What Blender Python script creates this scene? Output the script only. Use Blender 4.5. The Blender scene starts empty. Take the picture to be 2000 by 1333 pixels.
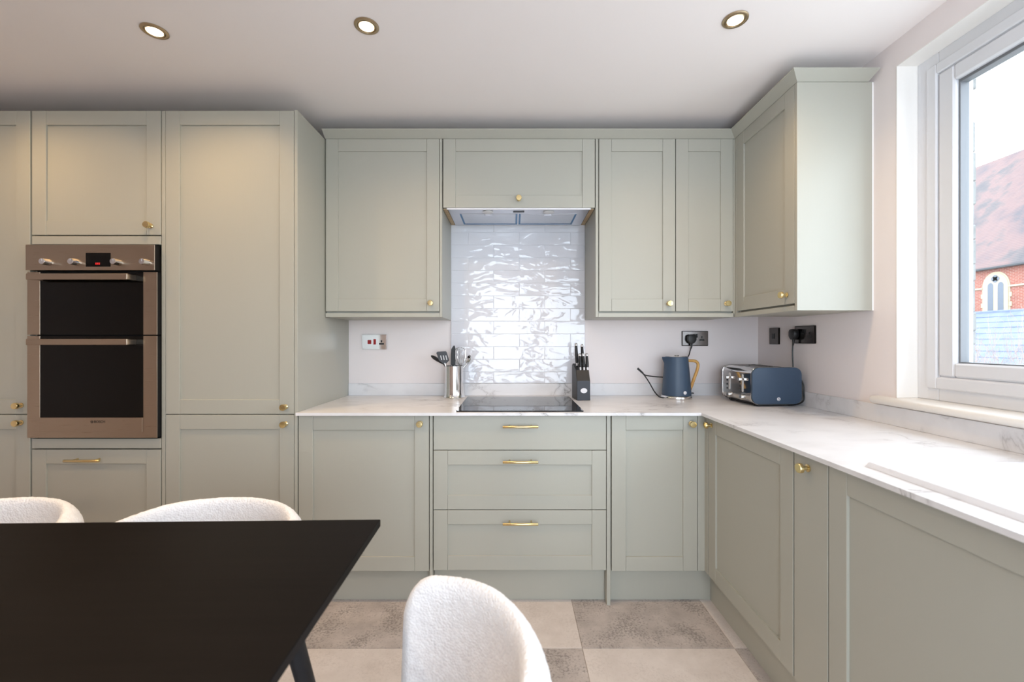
import bpy, bmesh, math, random
from mathutils import Vector, Matrix, noise

random.seed(7)
PI = math.pi
scn = bpy.context.scene
COL = scn.collection

# ------------------------------------------------------------------ camera
F_PX = 845.0
CAM_H = 1.21
cam_d = bpy.data.cameras.new('camera')
cam = bpy.data.objects.new('camera', cam_d)
COL.objects.link(cam)
cam_d.sensor_fit = 'HORIZONTAL'
cam_d.sensor_width = 36.0
cam_d.lens = 36.0 * F_PX / 2000.0
cam_d.shift_x = (1000.0 - 1001.0) / 2000.0
cam_d.shift_y = (667.0 - 666.5) / 2000.0
cam_d.clip_start = 0.05
cam_d.clip_end = 300
cam.location = (0, 0, CAM_H)
cam.rotation_euler = (PI / 2, 0, 0)
cam_d.dof.use_dof = True
cam_d.dof.focus_distance = 2.3
cam_d.dof.aperture_fstop = 3.2
scn.camera = cam

# ------------------------------------------------------------------ world, exposure
SKY = 3.5
world = bpy.data.worlds.new('overcast_sky')
scn.world = world
world.use_nodes = True
wn = world.node_tree.nodes
wl = world.node_tree.links
bg = wn['Background']
bg.inputs['Color'].default_value = (0.79, 0.875, 1.0, 1)
bg.inputs['Strength'].default_value = SKY

scn.view_settings.view_transform = 'Standard'
scn.view_settings.look = 'None'
scn.view_settings.exposure = 1.36
scn.view_settings.gamma = 1.0
scn.view_settings.use_curve_mapping = False
scn.cycles.use_denoising = True
scn.cycles.max_bounces = 14
scn.cycles.diffuse_bounces = 8
scn.cycles.glossy_bounces = 6
scn.cycles.transparent_max_bounces = 12
scn.cycles.caustics_reflective = False
scn.cycles.caustics_refractive = False
scn.cycles.sample_clamp_indirect = 6.0


def portal(name, loc, rot, sx, sy):
    d = bpy.data.lights.new(name, 'AREA')
    d.shape = 'RECTANGLE'
    d.size = sx
    d.size_y = sy
    d.cycles.is_portal = True
    o = bpy.data.objects.new(name, d)
    COL.objects.link(o)
    o.location = loc
    o.rotation_euler = rot


LAMP_W = 9.0

# ------------------------------------------------------------------ helpers
def srgb(r, g, b):
    def c(v):
        v /= 255.0
        return v / 12.92 if v <= 0.04045 else ((v + 0.055) / 1.055) ** 2.4
    return (c(r), c(g), c(b), 1.0)


def nobm():
    return bmesh.new()


def box(bm, x0, x1, y0, y1, z0, z1, bev=0.0, seg=1):
    if x1 < x0: x0, x1 = x1, x0
    if y1 < y0: y0, y1 = y1, y0
    if z1 < z0: z0, z1 = z1, z0
    vs = [bm.verts.new((x, y, z)) for x in (x0, x1) for y in (y0, y1) for z in (z0, z1)]
    idx = [(0, 1, 3, 2), (4, 6, 7, 5), (0, 4, 5, 1), (2, 3, 7, 6), (0, 2, 6, 4), (1, 5, 7, 3)]
    fs = [bm.faces.new([vs[i] for i in q]) for q in idx]
    if bev > 0:
        es = list({e for f in fs for e in f.edges})
        bmesh.ops.bevel(bm, geom=es, offset=bev, offset_type='OFFSET', segments=seg, profile=0.5, affect='EDGES', clamp_overlap=True)
    return bm


def bx(*a, **k):
    return box(nobm(), *a, **k)


def prism(bm, pts, axis, a0, a1, bev=0.0, seg=2):
    """closed 2D outline extruded along an axis. axis 'x': pts are (y,z); 'y': (x,z); 'z': (x,y)"""
    def P(p, a):
        return {'x': (a, p[0], p[1]), 'y': (p[0], a, p[1]), 'z': (p[0], p[1], a)}[axis]
    v0 = [bm.verts.new(P(p, a0)) for p in pts]
    v1 = [bm.verts.new(P(p, a1)) for p in pts]
    n = len(pts)
    fs = [bm.faces.new(v0), bm.faces.new(list(reversed(v1)))]
    for i in range(n):
        j = (i + 1) % n
        fs.append(bm.faces.new([v0[j], v0[i], v1[i], v1[j]]))
    bmesh.ops.recalc_face_normals(bm, faces=fs)
    if bev > 0:
        es = list(set(list(fs[0].edges) + list(fs[1].edges)))
        bmesh.ops.bevel(bm, geom=es, offset=bev, offset_type='OFFSET', segments=seg, profile=0.5, affect='EDGES', clamp_overlap=True)
    return bm


def lathe(bm, prof, segs=32, M=None, cap=True):
    rings = []
    for r, z in prof:
        ring = []
        for i in range(segs):
            a = 2 * PI * i / segs
            p = Vector((r * math.cos(a), r * math.sin(a), z))
            if M: p = M @ p
            ring.append(bm.verts.new(p))
        rings.append(ring)
    fs = []
    for k in range(len(rings) - 1):
        for i in range(segs):
            j = (i + 1) % segs
            fs.append(bm.faces.new([rings[k][i], rings[k][j], rings[k + 1][j], rings[k + 1][i]]))
    if cap:
        fs.append(bm.faces.new(list(reversed(rings[0]))))
        fs.append(bm.faces.new(rings[-1]))
    bmesh.ops.recalc_face_normals(bm, faces=fs)
    return bm


def catmull(pts, n=8):
    pts = [Vector(p) for p in pts]
    out = []
    P = [pts[0] * 2 - pts[1]] + pts + [pts[-1] * 2 - pts[-2]]
    for i in range(1, len(P) - 2):
        for k in range(n):
            t = k / n
            a, b, c, d = P[i - 1], P[i], P[i + 1], P[i + 2]
            out.append(0.5 * ((2 * b) + (c - a) * t + (2 * a - 5 * b + 4 * c - d) * t * t + (3 * b - a - 3 * c + d) * t ** 3))
    out.append(pts[-1])
    return out


def tube(bm, pts, rad, segs=10, smooth=8, sx=1.0):
    if smooth: P = catmull(pts, smooth)
    else: P = [Vector(p) for p in pts]
    n = len(P)
    R = rad if callable(rad) else (lambda t: rad)
    up = None
    rings = []
    for i, p in enumerate(P):
        d = (P[min(i + 1, n - 1)] - P[max(i - 1, 0)]).normalized()
        if up is None:
            up = d.orthogonal().normalized()
        up = (up - d * up.dot(d)).normalized()
        s = d.cross(up)
        r = R(i / (n - 1))
        rings.append([bm.verts.new(p + (up * math.cos(2 * PI * k / segs) * sx + s * math.sin(2 * PI * k / segs)) * r) for k in range(segs)])
    fs = []
    for a, b in zip(rings, rings[1:]):
        for k in range(segs):
            j = (k + 1) % segs
            fs.append(bm.faces.new([a[k], a[j], b[j], b[k]]))
    fs.append(bm.faces.new(list(reversed(rings[0]))))
    fs.append(bm.faces.new(rings[-1]))
    bmesh.ops.recalc_face_normals(bm, faces=fs)
    return bm


def rrect(x0, x1, z0, z1, r, n=6):
    out = []
    for cx, cz, a0 in ((x1 - r, z1 - r, 0), (x0 + r, z1 - r, 90), (x0 + r, z0 + r, 180), (x1 - r, z0 + r, 270)):
        for k in range(n + 1):
            a = math.radians(a0 + 90 * k / n)
            out.append((cx + r * math.cos(a), cz + r * math.sin(a)))
    return out


def obj(name, bm, mat, parent=None, smooth=False):
    me = bpy.data.meshes.new(name)
    bm.to_mesh(me)
    bm.free()
    o = bpy.data.objects.new(name, me)
    COL.objects.link(o)
    if mat is not None:
        me.materials.append(mat)
    if smooth:
        me.set_sharp_from_angle(angle=math.radians(38)) if hasattr(me, 'set_sharp_from_angle') else None
        me.polygons.foreach_set('use_smooth', [True] * len(me.polygons))
        if hasattr(me, 'set_sharp_from_angle'):
            me.set_sharp_from_angle(angle=math.radians(38))
    if parent is not None:
        o.parent = parent
    return o


def tag(o, label, cat, group=None):
    o['label'] = label
    o['category'] = cat
    if group: o['group'] = group
    return o


def thing(name, label, cat, loc=(0, 0, 0), rz=0.0, group=None):
    o = bpy.data.objects.new(name, None)
    COL.objects.link(o)
    o.empty_display_size = 0.05
    o.location = loc
    o.rotation_euler = (0, 0, rz)
    return tag(o, label, cat, group)


def struct(name, bm, mat, parent=None):
    o = obj(name, bm, mat, parent)
    if parent is None: o['kind'] = 'structure'
    return o


def text_mesh(body, size, depth=0.0004):
    cu = bpy.data.curves.new('lettering', 'FONT')
    cu.body = body
    cu.size = size
    cu.extrude = depth
    cu.align_x = 'CENTER'
    cu.align_y = 'CENTER'
    t = bpy.data.objects.new('lettering', cu)
    COL.objects.link(t)
    dg = bpy.context.evaluated_depsgraph_get()
    dg.update()
    me = bpy.data.meshes.new_from_object(t.evaluated_get(dg))
    COL.objects.unlink(t)
    bpy.data.objects.remove(t)
    bpy.data.curves.remove(cu)
    bm = bmesh.new()
    bm.from_mesh(me)
    bpy.data.meshes.remove(me)
    return bm


# ------------------------------------------------------------------ materials
def new_mat(name):
    m = bpy.data.materials.new(name)
    m.use_nodes = True
    nt = m.node_tree
    b = nt.nodes['Principled BSDF']
    return m, nt, b


def plain(name, col, rough=0.5, metal=0.0, spec=0.5, bump=0.0, bscale=200.0, var=0.0, vscale=4.0, coat=0.0):
    m, nt, b = new_mat(name)
    b.inputs['Base Color'].default_value = col
    b.inputs['Roughness'].default_value = rough
    b.inputs['Metallic'].default_value = metal
    b.inputs['Specular IOR Level'].default_value = spec
    b.inputs['Coat Weight'].default_value = coat
    tc = nt.nodes.new('ShaderNodeTexCoord')
    if bump > 0:
        n = nt.nodes.new('ShaderNodeTexNoise')
        n.inputs['Scale'].default_value = bscale
        n.inputs['Detail'].default_value = 3
        bp = nt.nodes.new('ShaderNodeBump')
        bp.inputs['Strength'].default_value = bump
        bp.inputs['Distance'].default_value = 0.002
        nt.links.new(tc.outputs['Object'], n.inputs['Vector'])
        nt.links.new(n.outputs['Fac'], bp.inputs['Height'])
        nt.links.new(bp.outputs['Normal'], b.inputs['Normal'])
    if var > 0:
        n2 = nt.nodes.new('ShaderNodeTexNoise')
        n2.inputs['Scale'].default_value = vscale
        n2.inputs['Detail'].default_value = 4
        mx = nt.nodes.new('ShaderNodeMix')
        mx.data_type = 'RGBA'
        mx.inputs[6].default_value = tuple(c * (1 - var) for c in col[:3]) + (1,)
        mx.inputs[7].default_value = tuple(min(1, c * (1 + var)) for c in col[:3]) + (1,)
        nt.links.new(tc.outputs['Object'], n2.inputs['Vector'])
        nt.links.new(n2.outputs['Fac'], mx.inputs[0])
        nt.links.new(mx.outputs[2], b.inputs['Base Color'])
    return m


def emit(name, col, strength):
    m, nt, b = new_mat(name)
    b.inputs['Base Color'].default_value = (0, 0, 0, 1)
    b.inputs['Emission Color'].default_value = col
    b.inputs['Emission Strength'].default_value = strength
    return m


def ramp(nt, stops):
    r = nt.nodes.new('ShaderNodeValToRGB')
    el = r.color_ramp.elements
    while len(el) < len(stops): el.new(0.5)
    for e, (p, c) in zip(el, stops):
        e.position = p
        e.color = c
    return r


def mat_wood_paint():
    """satin painted wood: very fine vertical grain"""
    m, nt, b = new_mat('sage_painted_wood')
    tc = nt.nodes.new('ShaderNodeTexCoord')
    mp = nt.nodes.new('ShaderNodeMapping')
    mp.inputs['Scale'].default_value = (260, 260, 6)
    n = nt.nodes.new('ShaderNodeTexNoise')
    n.inputs['Scale'].default_value = 1.0
    n.inputs['Detail'].default_value = 2
    bp = nt.nodes.new('ShaderNodeBump')
    bp.inputs['Strength'].default_value = 0.12
    bp.inputs['Distance'].default_value = 0.001
    nt.links.new(tc.outputs['Object'], mp.inputs['Vector'])
    nt.links.new(mp.outputs['Vector'], n.inputs['Vector'])
    nt.links.new(n.outputs['Fac'], bp.inputs['Height'])
    nt.links.new(bp.outputs['Normal'], b.inputs['Normal'])
    b.inputs['Base Color'].default_value = SAGE
    b.inputs['Roughness'].default_value = 0.42
    b.inputs['Specular IOR Level'].default_value = 0.45
    return m


def mat_marble():
    m, nt, b = new_mat('white_marble')
    tc = nt.nodes.new('ShaderNodeTexCoord')
    mp = nt.nodes.new('ShaderNodeMapping')
    mp.inputs['Rotation'].default_value = (0.3, 0.2, 0.6)
    mp.inputs['Scale'].default_value = (1.0, 1.7, 1.4)
    nt.links.new(tc.outputs['Object'], mp.inputs['Vector'])
    n = nt.nodes.new('ShaderNodeTexNoise')
    n.inputs['Scale'].default_value = 3.2
    n.inputs['Detail'].default_value = 7
    n.inputs['Roughness'].default_value = 0.55
    n.inputs['Distortion'].default_value = 0.9
    nt.links.new(mp.outputs['Vector'], n.inputs['Vector'])
    s = nt.nodes.new('ShaderNodeMath'); s.operation = 'SUBTRACT'; s.inputs[1].default_value = 0.5
    a = nt.nodes.new('ShaderNodeMath'); a.operation = 'ABSOLUTE'
    nt.links.new(n.outputs['Fac'], s.inputs[0])
    nt.links.new(s.outputs[0], a.inputs[0])
    vein = ramp(nt, [(0.0, (1, 1, 1, 1)), (0.012, (0.35, 0.35, 0.35, 1)), (0.05, (0, 0, 0, 1))])
    nt.links.new(a.outputs[0], vein.inputs['Fac'])
    n2 = nt.nodes.new('ShaderNodeTexNoise')
    n2.inputs['Scale'].default_value = 2.4
    n2.inputs['Detail'].default_value = 2
    nt.links.new(tc.outputs['Object'], n2.inputs['Vector'])
    sel = ramp(nt, [(0.48, (0, 0, 0, 1)), (0.68, (1, 1, 1, 1))])
    nt.links.new(n2.outputs['Fac'], sel.inputs['Fac'])
    mul = nt.nodes.new('ShaderNodeMath'); mul.operation = 'MULTIPLY'
    nt.links.new(vein.outputs['Color'], mul.inputs[0])
    nt.links.new(sel.outputs['Color'], mul.inputs[1])
    mx = nt.nodes.new('ShaderNodeMix'); mx.data_type = 'RGBA'
    mx.inputs[6].default_value = srgb(226, 225, 226)
    mx.inputs[7].default_value = srgb(150, 146, 145)
    nt.links.new(mul.outputs[0], mx.inputs[0])
    # soft grey clouds
    n3 = nt.nodes.new('ShaderNodeTexNoise')
    n3.inputs['Scale'].default_value = 5
    n3.inputs['Detail'].default_value = 5
    nt.links.new(mp.outputs['Vector'], n3.inputs['Vector'])
    cl = ramp(nt, [(0.45, (1, 1, 1, 1)), (0.75, (0.88, 0.875, 0.87, 1))])
    nt.links.new(n3.outputs['Fac'], cl.inputs['Fac'])
    m2 = nt.nodes.new('ShaderNodeMix'); m2.data_type = 'RGBA'; m2.blend_type = 'MULTIPLY'
    m2.inputs[0].default_value = 1
    nt.links.new(mx.outputs[2], m2.inputs[6])
    nt.links.new(cl.outputs['Color'], m2.inputs[7])
    nt.links.new(m2.outputs[2], b.inputs['Base Color'])
    b.inputs['Roughness'].default_value = 0.3
    return m


def mat_stone(name, c0, c1, speck, sp_amt):
    m, nt, b = new_mat(name)
    tc = nt.nodes.new('ShaderNodeTexCoord')
    n = nt.nodes.new('ShaderNodeTexNoise')
    n.inputs['Scale'].default_value = 9
    n.inputs['Detail'].default_value = 8
    n.inputs['Roughness'].default_value = 0.65
    geo = nt.nodes.new('ShaderNodeNewGeometry')
    nt.links.new(geo.outputs['Position'], n.inputs['Vector'])
    r = ramp(nt, [(0.3, c0), (0.7, c1)])
    nt.links.new(n.outputs['Fac'], r.inputs['Fac'])
    v = nt.nodes.new('ShaderNodeTexNoise')
    v.inputs['Scale'].default_value = 105
    v.inputs['Detail'].default_value = 4
    v.inputs['Roughness'].default_value = 0.7
    nt.links.new(geo.outputs['Position'], v.inputs['Vector'])
    n2 = nt.nodes.new('ShaderNodeTexNoise')
    n2.inputs['Scale'].default_value = 7
    n2.inputs['Detail'].default_value = 3
    nt.links.new(geo.outputs['Position'], n2.inputs['Vector'])
    add = nt.nodes.new('ShaderNodeMath'); add.operation = 'MULTIPLY_ADD'
    add.inputs[1].default_value = 0.55
    nt.links.new(n2.outputs['Fac'], add.inputs[0])
    nt.links.new(v.outputs['Fac'], add.inputs[2])
    r2 = ramp(nt, [(0.80, (0, 0, 0, 1)), (0.92, (sp_amt, sp_amt, sp_amt, 1))])
    nt.links.new(add.outputs[0], r2.inputs['Fac'])
    mx = nt.nodes.new('ShaderNodeMix'); mx.data_type = 'RGBA'
    nt.links.new(r2.outputs['Color'], mx.inputs[0])
    nt.links.new(r.outputs['Color'], mx.inputs[6])
    mx.inputs[7].default_value = speck
    nt.links.new(mx.outputs[2], b.inputs['Base Color'])
    b.inputs['Roughness'].default_value = 0.55
    return m


def mat_gloss_tile():
    m, nt, b = new_mat('white_glazed_tile')
    geo = nt.nodes.new('ShaderNodeNewGeometry')
    mp = nt.nodes.new('ShaderNodeMapping')
    mp.inputs['Scale'].default_value = (8, 8, 17)
    n = nt.nodes.new('ShaderNodeTexNoise')
    n.inputs['Scale'].default_value = 1.0
    n.inputs['Detail'].default_value = 1.5
    n.inputs['Distortion'].default_value = 0.7
    oi = nt.nodes.new('ShaderNodeObjectInfo')
    sc = nt.nodes.new('ShaderNodeVectorMath'); sc.operation = 'SCALE'
    sc.inputs['Scale'].default_value = 30
    cmb = nt.nodes.new('ShaderNodeCombineXYZ')
    nt.links.new(oi.outputs['Random'], cmb.inputs['X'])
    nt.links.new(oi.outputs['Random'], cmb.inputs['Z'])
    nt.links.new(cmb.outputs[0], sc.inputs[0])
    ad = nt.nodes.new('ShaderNodeVectorMath'); ad.operation = 'ADD'
    nt.links.new(geo.outputs['Position'], ad.inputs[0])
    nt.links.new(sc.outputs[0], ad.inputs[1])
    nt.links.new(ad.outputs[0], mp.inputs['Vector'])
    nt.links.new(mp.outputs['Vector'], n.inputs['Vector'])
    bp = nt.nodes.new('ShaderNodeBump')
    bp.inputs['Strength'].default_value = 0.55
    bp.inputs['Distance'].default_value = 0.012
    nt.links.new(n.outputs['Fac'], bp.inputs['Height'])
    # the wavy glaze is a clear coat over an even white body
    nt.links.new(bp.outputs['Normal'], b.inputs['Coat Normal'])
    b.inputs['Base Color'].default_value = srgb(221, 221, 226)
    b.inputs['Roughness'].default_value = 0.6
    b.inputs['Specular IOR Level'].default_value = 0.1
    b.inputs['Coat Weight'].default_value = 1.0
    b.inputs['Coat IOR'].default_value = 1.6
    b.inputs['Coat Roughness'].default_value = 0.04
    return m


def mat_glass():
    m, nt, b = new_mat('clear_window_glass')
    nt.nodes.remove(b)
    out = nt.nodes['Material Output']
    t = nt.nodes.new('ShaderNodeBsdfTransparent')
    t.inputs['Color'].default_value = (0.97, 0.985, 0.98, 1)
    g = nt.nodes.new('ShaderNodeBsdfGlossy')
    g.inputs['Roughness'].default_value = 0.0
    # Schlick reflectance, the same for both sides of the pane
    lw = nt.nodes.new('ShaderNodeLayerWeight')
    lw.inputs['Blend'].default_value = 0.5
    pw = nt.nodes.new('ShaderNodeMath'); pw.operation = 'POWER'; pw.inputs[1].default_value = 5.0
    fr = nt.nodes.new('ShaderNodeMath'); fr.operation = 'MULTIPLY_ADD'
    fr.inputs[1].default_value = 0.96
    fr.inputs[2].default_value = 0.04
    nt.links.new(lw.outputs['Facing'], pw.inputs[0])
    nt.links.new(pw.outputs[0], fr.inputs[0])
    mx = nt.nodes.new('ShaderNodeMixShader')
    nt.links.new(fr.outputs[0], mx.inputs[0])
    nt.links.new(t.outputs[0], mx.inputs[1])
    nt.links.new(g.outputs[0], mx.inputs[2])
    nt.links.new(mx.outputs[0], out.inputs['Surface'])
    return m


def mat_brushed(name, col, rough, scale):
    m, nt, b = new_mat(name)
    tc = nt.nodes.new('ShaderNodeTexCoord')
    mp = nt.nodes.new('ShaderNodeMapping')
    mp.inputs['Scale'].default_value = scale
    n = nt.nodes.new('ShaderNodeTexNoise')
    n.inputs['Scale'].default_value = 1
    n.inputs['Detail'].default_value = 3
    nt.links.new(tc.outputs['Object'], mp.inputs['Vector'])
    nt.links.new(mp.outputs['Vector'], n.inputs['Vector'])
    mr = nt.nodes.new('ShaderNodeMapRange')
    mr.inputs['To Min'].default_value = rough * 0.94
    mr.inputs['To Max'].default_value = rough * 1.06
    nt.links.new(n.outputs['Fac'], mr.inputs['Value'])
    nt.links.new(mr.outputs['Result'], b.inputs['Roughness'])
    b.inputs['Base Color'].default_value = col
    b.inputs['Metallic'].default_value = 1.0
    return m


def mat_boucle():
    m, nt, b = new_mat('cream_boucle')
    tc = nt.nodes.new('ShaderNodeTexCoord')
    v = nt.nodes.new('ShaderNodeTexVoronoi')
    v.inputs['Scale'].default_value = 190
    n = nt.nodes.new('ShaderNodeTexNoise')
    n.inputs['Scale'].default_value = 60
    nt.links.new(tc.outputs['Object'], v.inputs['Vector'])
    nt.links.new(tc.outputs['Object'], n.inputs['Vector'])
    bp = nt.nodes.new('ShaderNodeBump')
    bp.inputs['Strength'].default_value = 0.42
    bp.inputs['Distance'].default_value = 0.005
    bp.invert = True
    nt.links.new(v.outputs['Distance'], bp.inputs['Height'])
    nt.links.new(bp.outputs['Normal'], b.inputs['Normal'])
    r = ramp(nt, [(0.3, srgb(242, 241, 242)), (0.7, srgb(250, 250, 251))])
    nt.links.new(n.outputs['Fac'], r.inputs['Fac'])
    nt.links.new(r.outputs['Color'], b.inputs['Base Color'])
    b.inputs['Roughness'].default_value = 0.95
    b.inputs['Specular IOR Level'].default_value = 0.1
    b.inputs['Sheen Weight'].default_value = 0.25
    return m


def mat_wood(name, c0, c1, scale, rough):
    m, nt, b = new_mat(name)
    tc = nt.nodes.new('ShaderNodeTexCoord')
    mp = nt.nodes.new('ShaderNodeMapping')
    mp.inputs['Scale'].default_value = scale
    n = nt.nodes.new('ShaderNodeTexNoise')
    n.inputs['Scale'].default_value = 1
    n.inputs['Detail'].default_value = 5
    nt.links.new(tc.outputs['Object'], mp.inputs['Vector'])
    nt.links.new(mp.outputs['Vector'], n.inputs['Vector'])
    r = ramp(nt, [(0.3, c0), (0.7, c1)])
    nt.links.new(n.outputs['Fac'], r.inputs['Fac'])
    nt.links.new(r.outputs['Color'], b.inputs['Base Color'])
    b.inputs['Roughness'].default_value = rough
    return m


def mat_roof(name, cols, scale, row):
    m, nt, b = new_mat(name)
    geo = nt.nodes.new('ShaderNodeNewGeometry')
    n = nt.nodes.new('ShaderNodeTexNoise')
    n.inputs['Scale'].default_value = scale
    n.inputs['Detail'].default_value = 8
    n.inputs['Roughness'].default_value = 0.65
    nt.links.new(geo.outputs['Position'], n.inputs['Vector'])
    r = ramp(nt, cols)
    nt.links.new(n.outputs['Fac'], r.inputs['Fac'])
    nt.links.new(r.outputs['Color'], b.inputs['Base Color'])
    b.inputs['Roughness'].default_value = 0.9
    if row:
        w = nt.nodes.new('ShaderNodeTexWave')
        w.bands_direction = 'Z'
        w.inputs['Scale'].default_value = row
        nt.links.new(geo.outputs['Position'], w.inputs['Vector'])
        bp = nt.nodes.new('ShaderNodeBump')
        bp.inputs['Strength'].default_value = 0.2
        bp.inputs['Distance'].default_value = 0.04
        nt.links.new(w.outputs['Fac'], bp.inputs['Height'])
        nt.links.new(bp.outputs['Normal'], b.inputs['Normal'])
    return m


def mat_brick():
    m, nt, b = new_mat('red_brick')
    geo = nt.nodes.new('ShaderNodeNewGeometry')
    sx = nt.nodes.new('ShaderNodeSeparateXYZ')
    cb = nt.nodes.new('ShaderNodeCombineXYZ')
    nt.links.new(geo.outputs['Position'], sx.inputs[0])
    nt.links.new(sx.outputs['Y'], cb.inputs['X'])
    nt.links.new(sx.outputs['Z'], cb.inputs['Y'])
    t = nt.nodes.new('ShaderNodeTexBrick')
    t.inputs['Scale'].default_value = 1
    t.inputs['Brick Width'].default_value = 0.225
    t.inputs['Row Height'].default_value = 0.075
    t.inputs['Mortar Size'].default_value = 0.008
    t.inputs['Color1'].default_value = srgb(134, 72, 56)
    t.inputs['Color2'].default_value = srgb(120, 62, 50)
    t.inputs['Mortar'].default_value = srgb(150, 128, 116)
    nt.links.new(cb.outputs[0], t.inputs['Vector'])
    nt.links.new(t.outputs['Color'], b.inputs['Base Color'])
    b.inputs['Roughness'].default_value = 0.9
    return m


SAGE = srgb(172, 171, 160)
M = {}
M['sage'] = mat_wood_paint()
M['carcass'] = plain('sage_carcass', SAGE, 0.5, var=0.03, vscale=3)
M['wall'] = plain('warm_white_wall_paint', srgb(234, 226, 224), 0.7, spec=0.3, bump=0.05, bscale=120, var=0.012, vscale=3)
M['ceiling'] = plain('warm_white_ceiling_paint', srgb(247, 241, 239), 0.8, spec=0.2, bump=0.04, bscale=90, var=0.01, vscale=2)
M['upvc'] = plain('white_window_plastic', srgb(218, 219, 222), 0.3, var=0.02, vscale=7)
M['sill'] = plain('white_gloss_sill', srgb(240, 237, 232), 0.3, var=0.02, vscale=5)
M['marble'] = mat_marble()
M['tile_light'] = mat_stone('pale_limestone', srgb(203, 194, 189), srgb(219, 211, 207), srgb(184, 174, 169), 0.35)
M['tile_dark'] = mat_stone('grey_mottled_limestone', srgb(162, 154, 150), srgb(196, 187, 183), srgb(118, 112, 109), 0.7)
M['grout_floor'] = plain('floor_grout', srgb(176, 163, 152), 0.8, var=0.05, vscale=30)
M['gloss_tile'] = mat_gloss_tile()
M['grout'] = plain('white_grout', srgb(216, 216, 220), 0.7, var=0.03, vscale=40)
M['brass'] = mat_brushed('brushed_brass', srgb(228, 206, 152), 0.24, (300, 300, 20))
M['steel'] = mat_brushed('brushed_stainless_steel', srgb(172, 156, 138), 0.28, (8, 8, 500))
M['chrome'] = mat_brushed('polished_chrome', srgb(225, 225, 225), 0.08, (20, 20, 20))
M['nickel'] = mat_brushed('black_nickel', srgb(96, 92, 90), 0.18, (20, 20, 20))
M['dark_nickel'] = mat_brushed('dark_nickel_edge', srgb(52, 48, 46), 0.3, (20, 20, 20))
M['downlight'] = mat_brushed('satin_nickel_ring', srgb(190, 172, 145), 0.3, (90, 90, 90))
M['black_glass'] = plain('black_oven_glass', srgb(6, 5, 4), 0.04, spec=0.22, var=0.1)
M['hob_glass'] = plain('black_hob_glass', srgb(8, 8, 9), 0.03, spec=0.35, var=0.1)
M['black_plastic'] = plain('black_plastic', srgb(16, 16, 17), 0.4, var=0.1, vscale=30)
M['black_gap'] = plain('black_shadow_gap', srgb(10, 9, 9), 0.7, var=0.1)
M['grey_plastic'] = plain('grey_plastic', srgb(66, 68, 72), 0.45, var=0.06, vscale=30)
M['slate'] = plain('slate_grey_panel', srgb(52, 56, 64), 0.5, var=0.05, vscale=30)
M['red_plastic'] = plain('red_plastic', srgb(150, 18, 22), 0.3, var=0.05)
M['navy'] = plain('matt_navy_enamel', srgb(58, 76, 97), 0.42, spec=0.4, var=0.03, vscale=10, bump=0.03, bscale=900)
M['badge'] = plain('silver_badge', srgb(222, 222, 226), 0.3, var=0.03)
M['handle_wood'] = mat_wood('beech_handle', srgb(188, 140, 72), srgb(212, 168, 98), (60, 60, 12), 0.5)
M['raw_wood'] = mat_wood('raw_oak_edge', srgb(168, 142, 108), srgb(190, 164, 128), (8, 80, 80), 0.6)
M['blue_film'] = plain('blue_protective_film', srgb(52, 110, 158), 0.4, var=0.08, vscale=40)
M['filter'] = mat_brushed('aluminium_filter', srgb(205, 205, 208), 0.42, (400, 30, 30))
M['hood_steel'] = mat_brushed('silver_hood', srgb(208, 206, 210), 0.35, (30, 300, 30))
M['lamp_lens'] = plain('frosted_lamp_lens', srgb(215, 215, 215), 0.4, var=0.03)
M['table'] = mat_wood('black_stained_wood', srgb(12, 8, 8), srgb(19, 15, 14), (3, 60, 60), 0.5)
M['table'].node_tree.nodes['Principled BSDF'].inputs['Specular IOR Level'].default_value = 0.1
M['black_metal'] = plain('black_powder_coat', srgb(26, 27, 31), 0.5, var=0.06, vscale=20)
M['boucle'] = mat_boucle()
M['ceramic'] = plain('white_ceramic', srgb(228, 229, 233), 0.16, var=0.01)
M['glass'] = mat_glass()
M['lamp'] = emit('warm_lamp', (1.0, 0.78, 0.5, 1), 14.0)
M['digit'] = emit('red_digits', (1.0, 0.02, 0.02, 1), 0.3)
M['bead'] = plain('grey_gasket', srgb(112, 114, 117), 0.5, var=0.05)
M['silicone'] = plain('white_silicone', srgb(240, 238, 235), 0.4, var=0.02)
M['masonry'] = mat_stone('painted_masonry', srgb(98, 98, 95), srgb(120, 120, 116), srgb(80, 80, 76), 0.4)
M['church_roof'] = mat_roof('weathered_red_roof_tiles', [(0.30, srgb(62, 60, 64)), (0.43, srgb(76, 70, 70)), (0.52, srgb(98, 78, 75)), (0.62, srgb(90, 74, 73)), (0.75, srgb(66, 65, 69))], 0.55, 3.2)
M['brick'] = mat_brick()
M['stone'] = plain('cream_stone', srgb(160, 146, 120), 0.85, var=0.08, vscale=3)
M['leaded'] = plain('grey_leaded_glass', srgb(72, 78, 88), 0.4, var=0.1, vscale=6)
M['blue_slate'] = mat_roof('blue_grey_slate', [(0.3, srgb(76, 84, 102)), (0.7, srgb(98, 105, 124))], 2.5, 0)
M['ground'] = plain('yard_ground', srgb(186, 184, 178), 0.9, var=0.1, vscale=1)
M['twig'] = plain('pale_bare_twigs', srgb(126, 112, 104), 0.9, var=0.12, vscale=20)

# ------------------------------------------------------------------ dimensions (metres, camera above the origin)
WX = 1.478      # right wall
WY = 2.604      # back wall
WL = -3.70      # left wall
WF = -1.25      # wall behind the camera
CZ = 2.37       # ceiling
YB = 1.980      # base and tall door fronts
YU = 2.265      # wall cabinet door fronts
XB = 0.880      # right run base door fronts
XU = 1.163      # right wall cabinet door front
WT = 0.885      # worktop top
WTU = 0.872     # worktop underside

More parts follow.
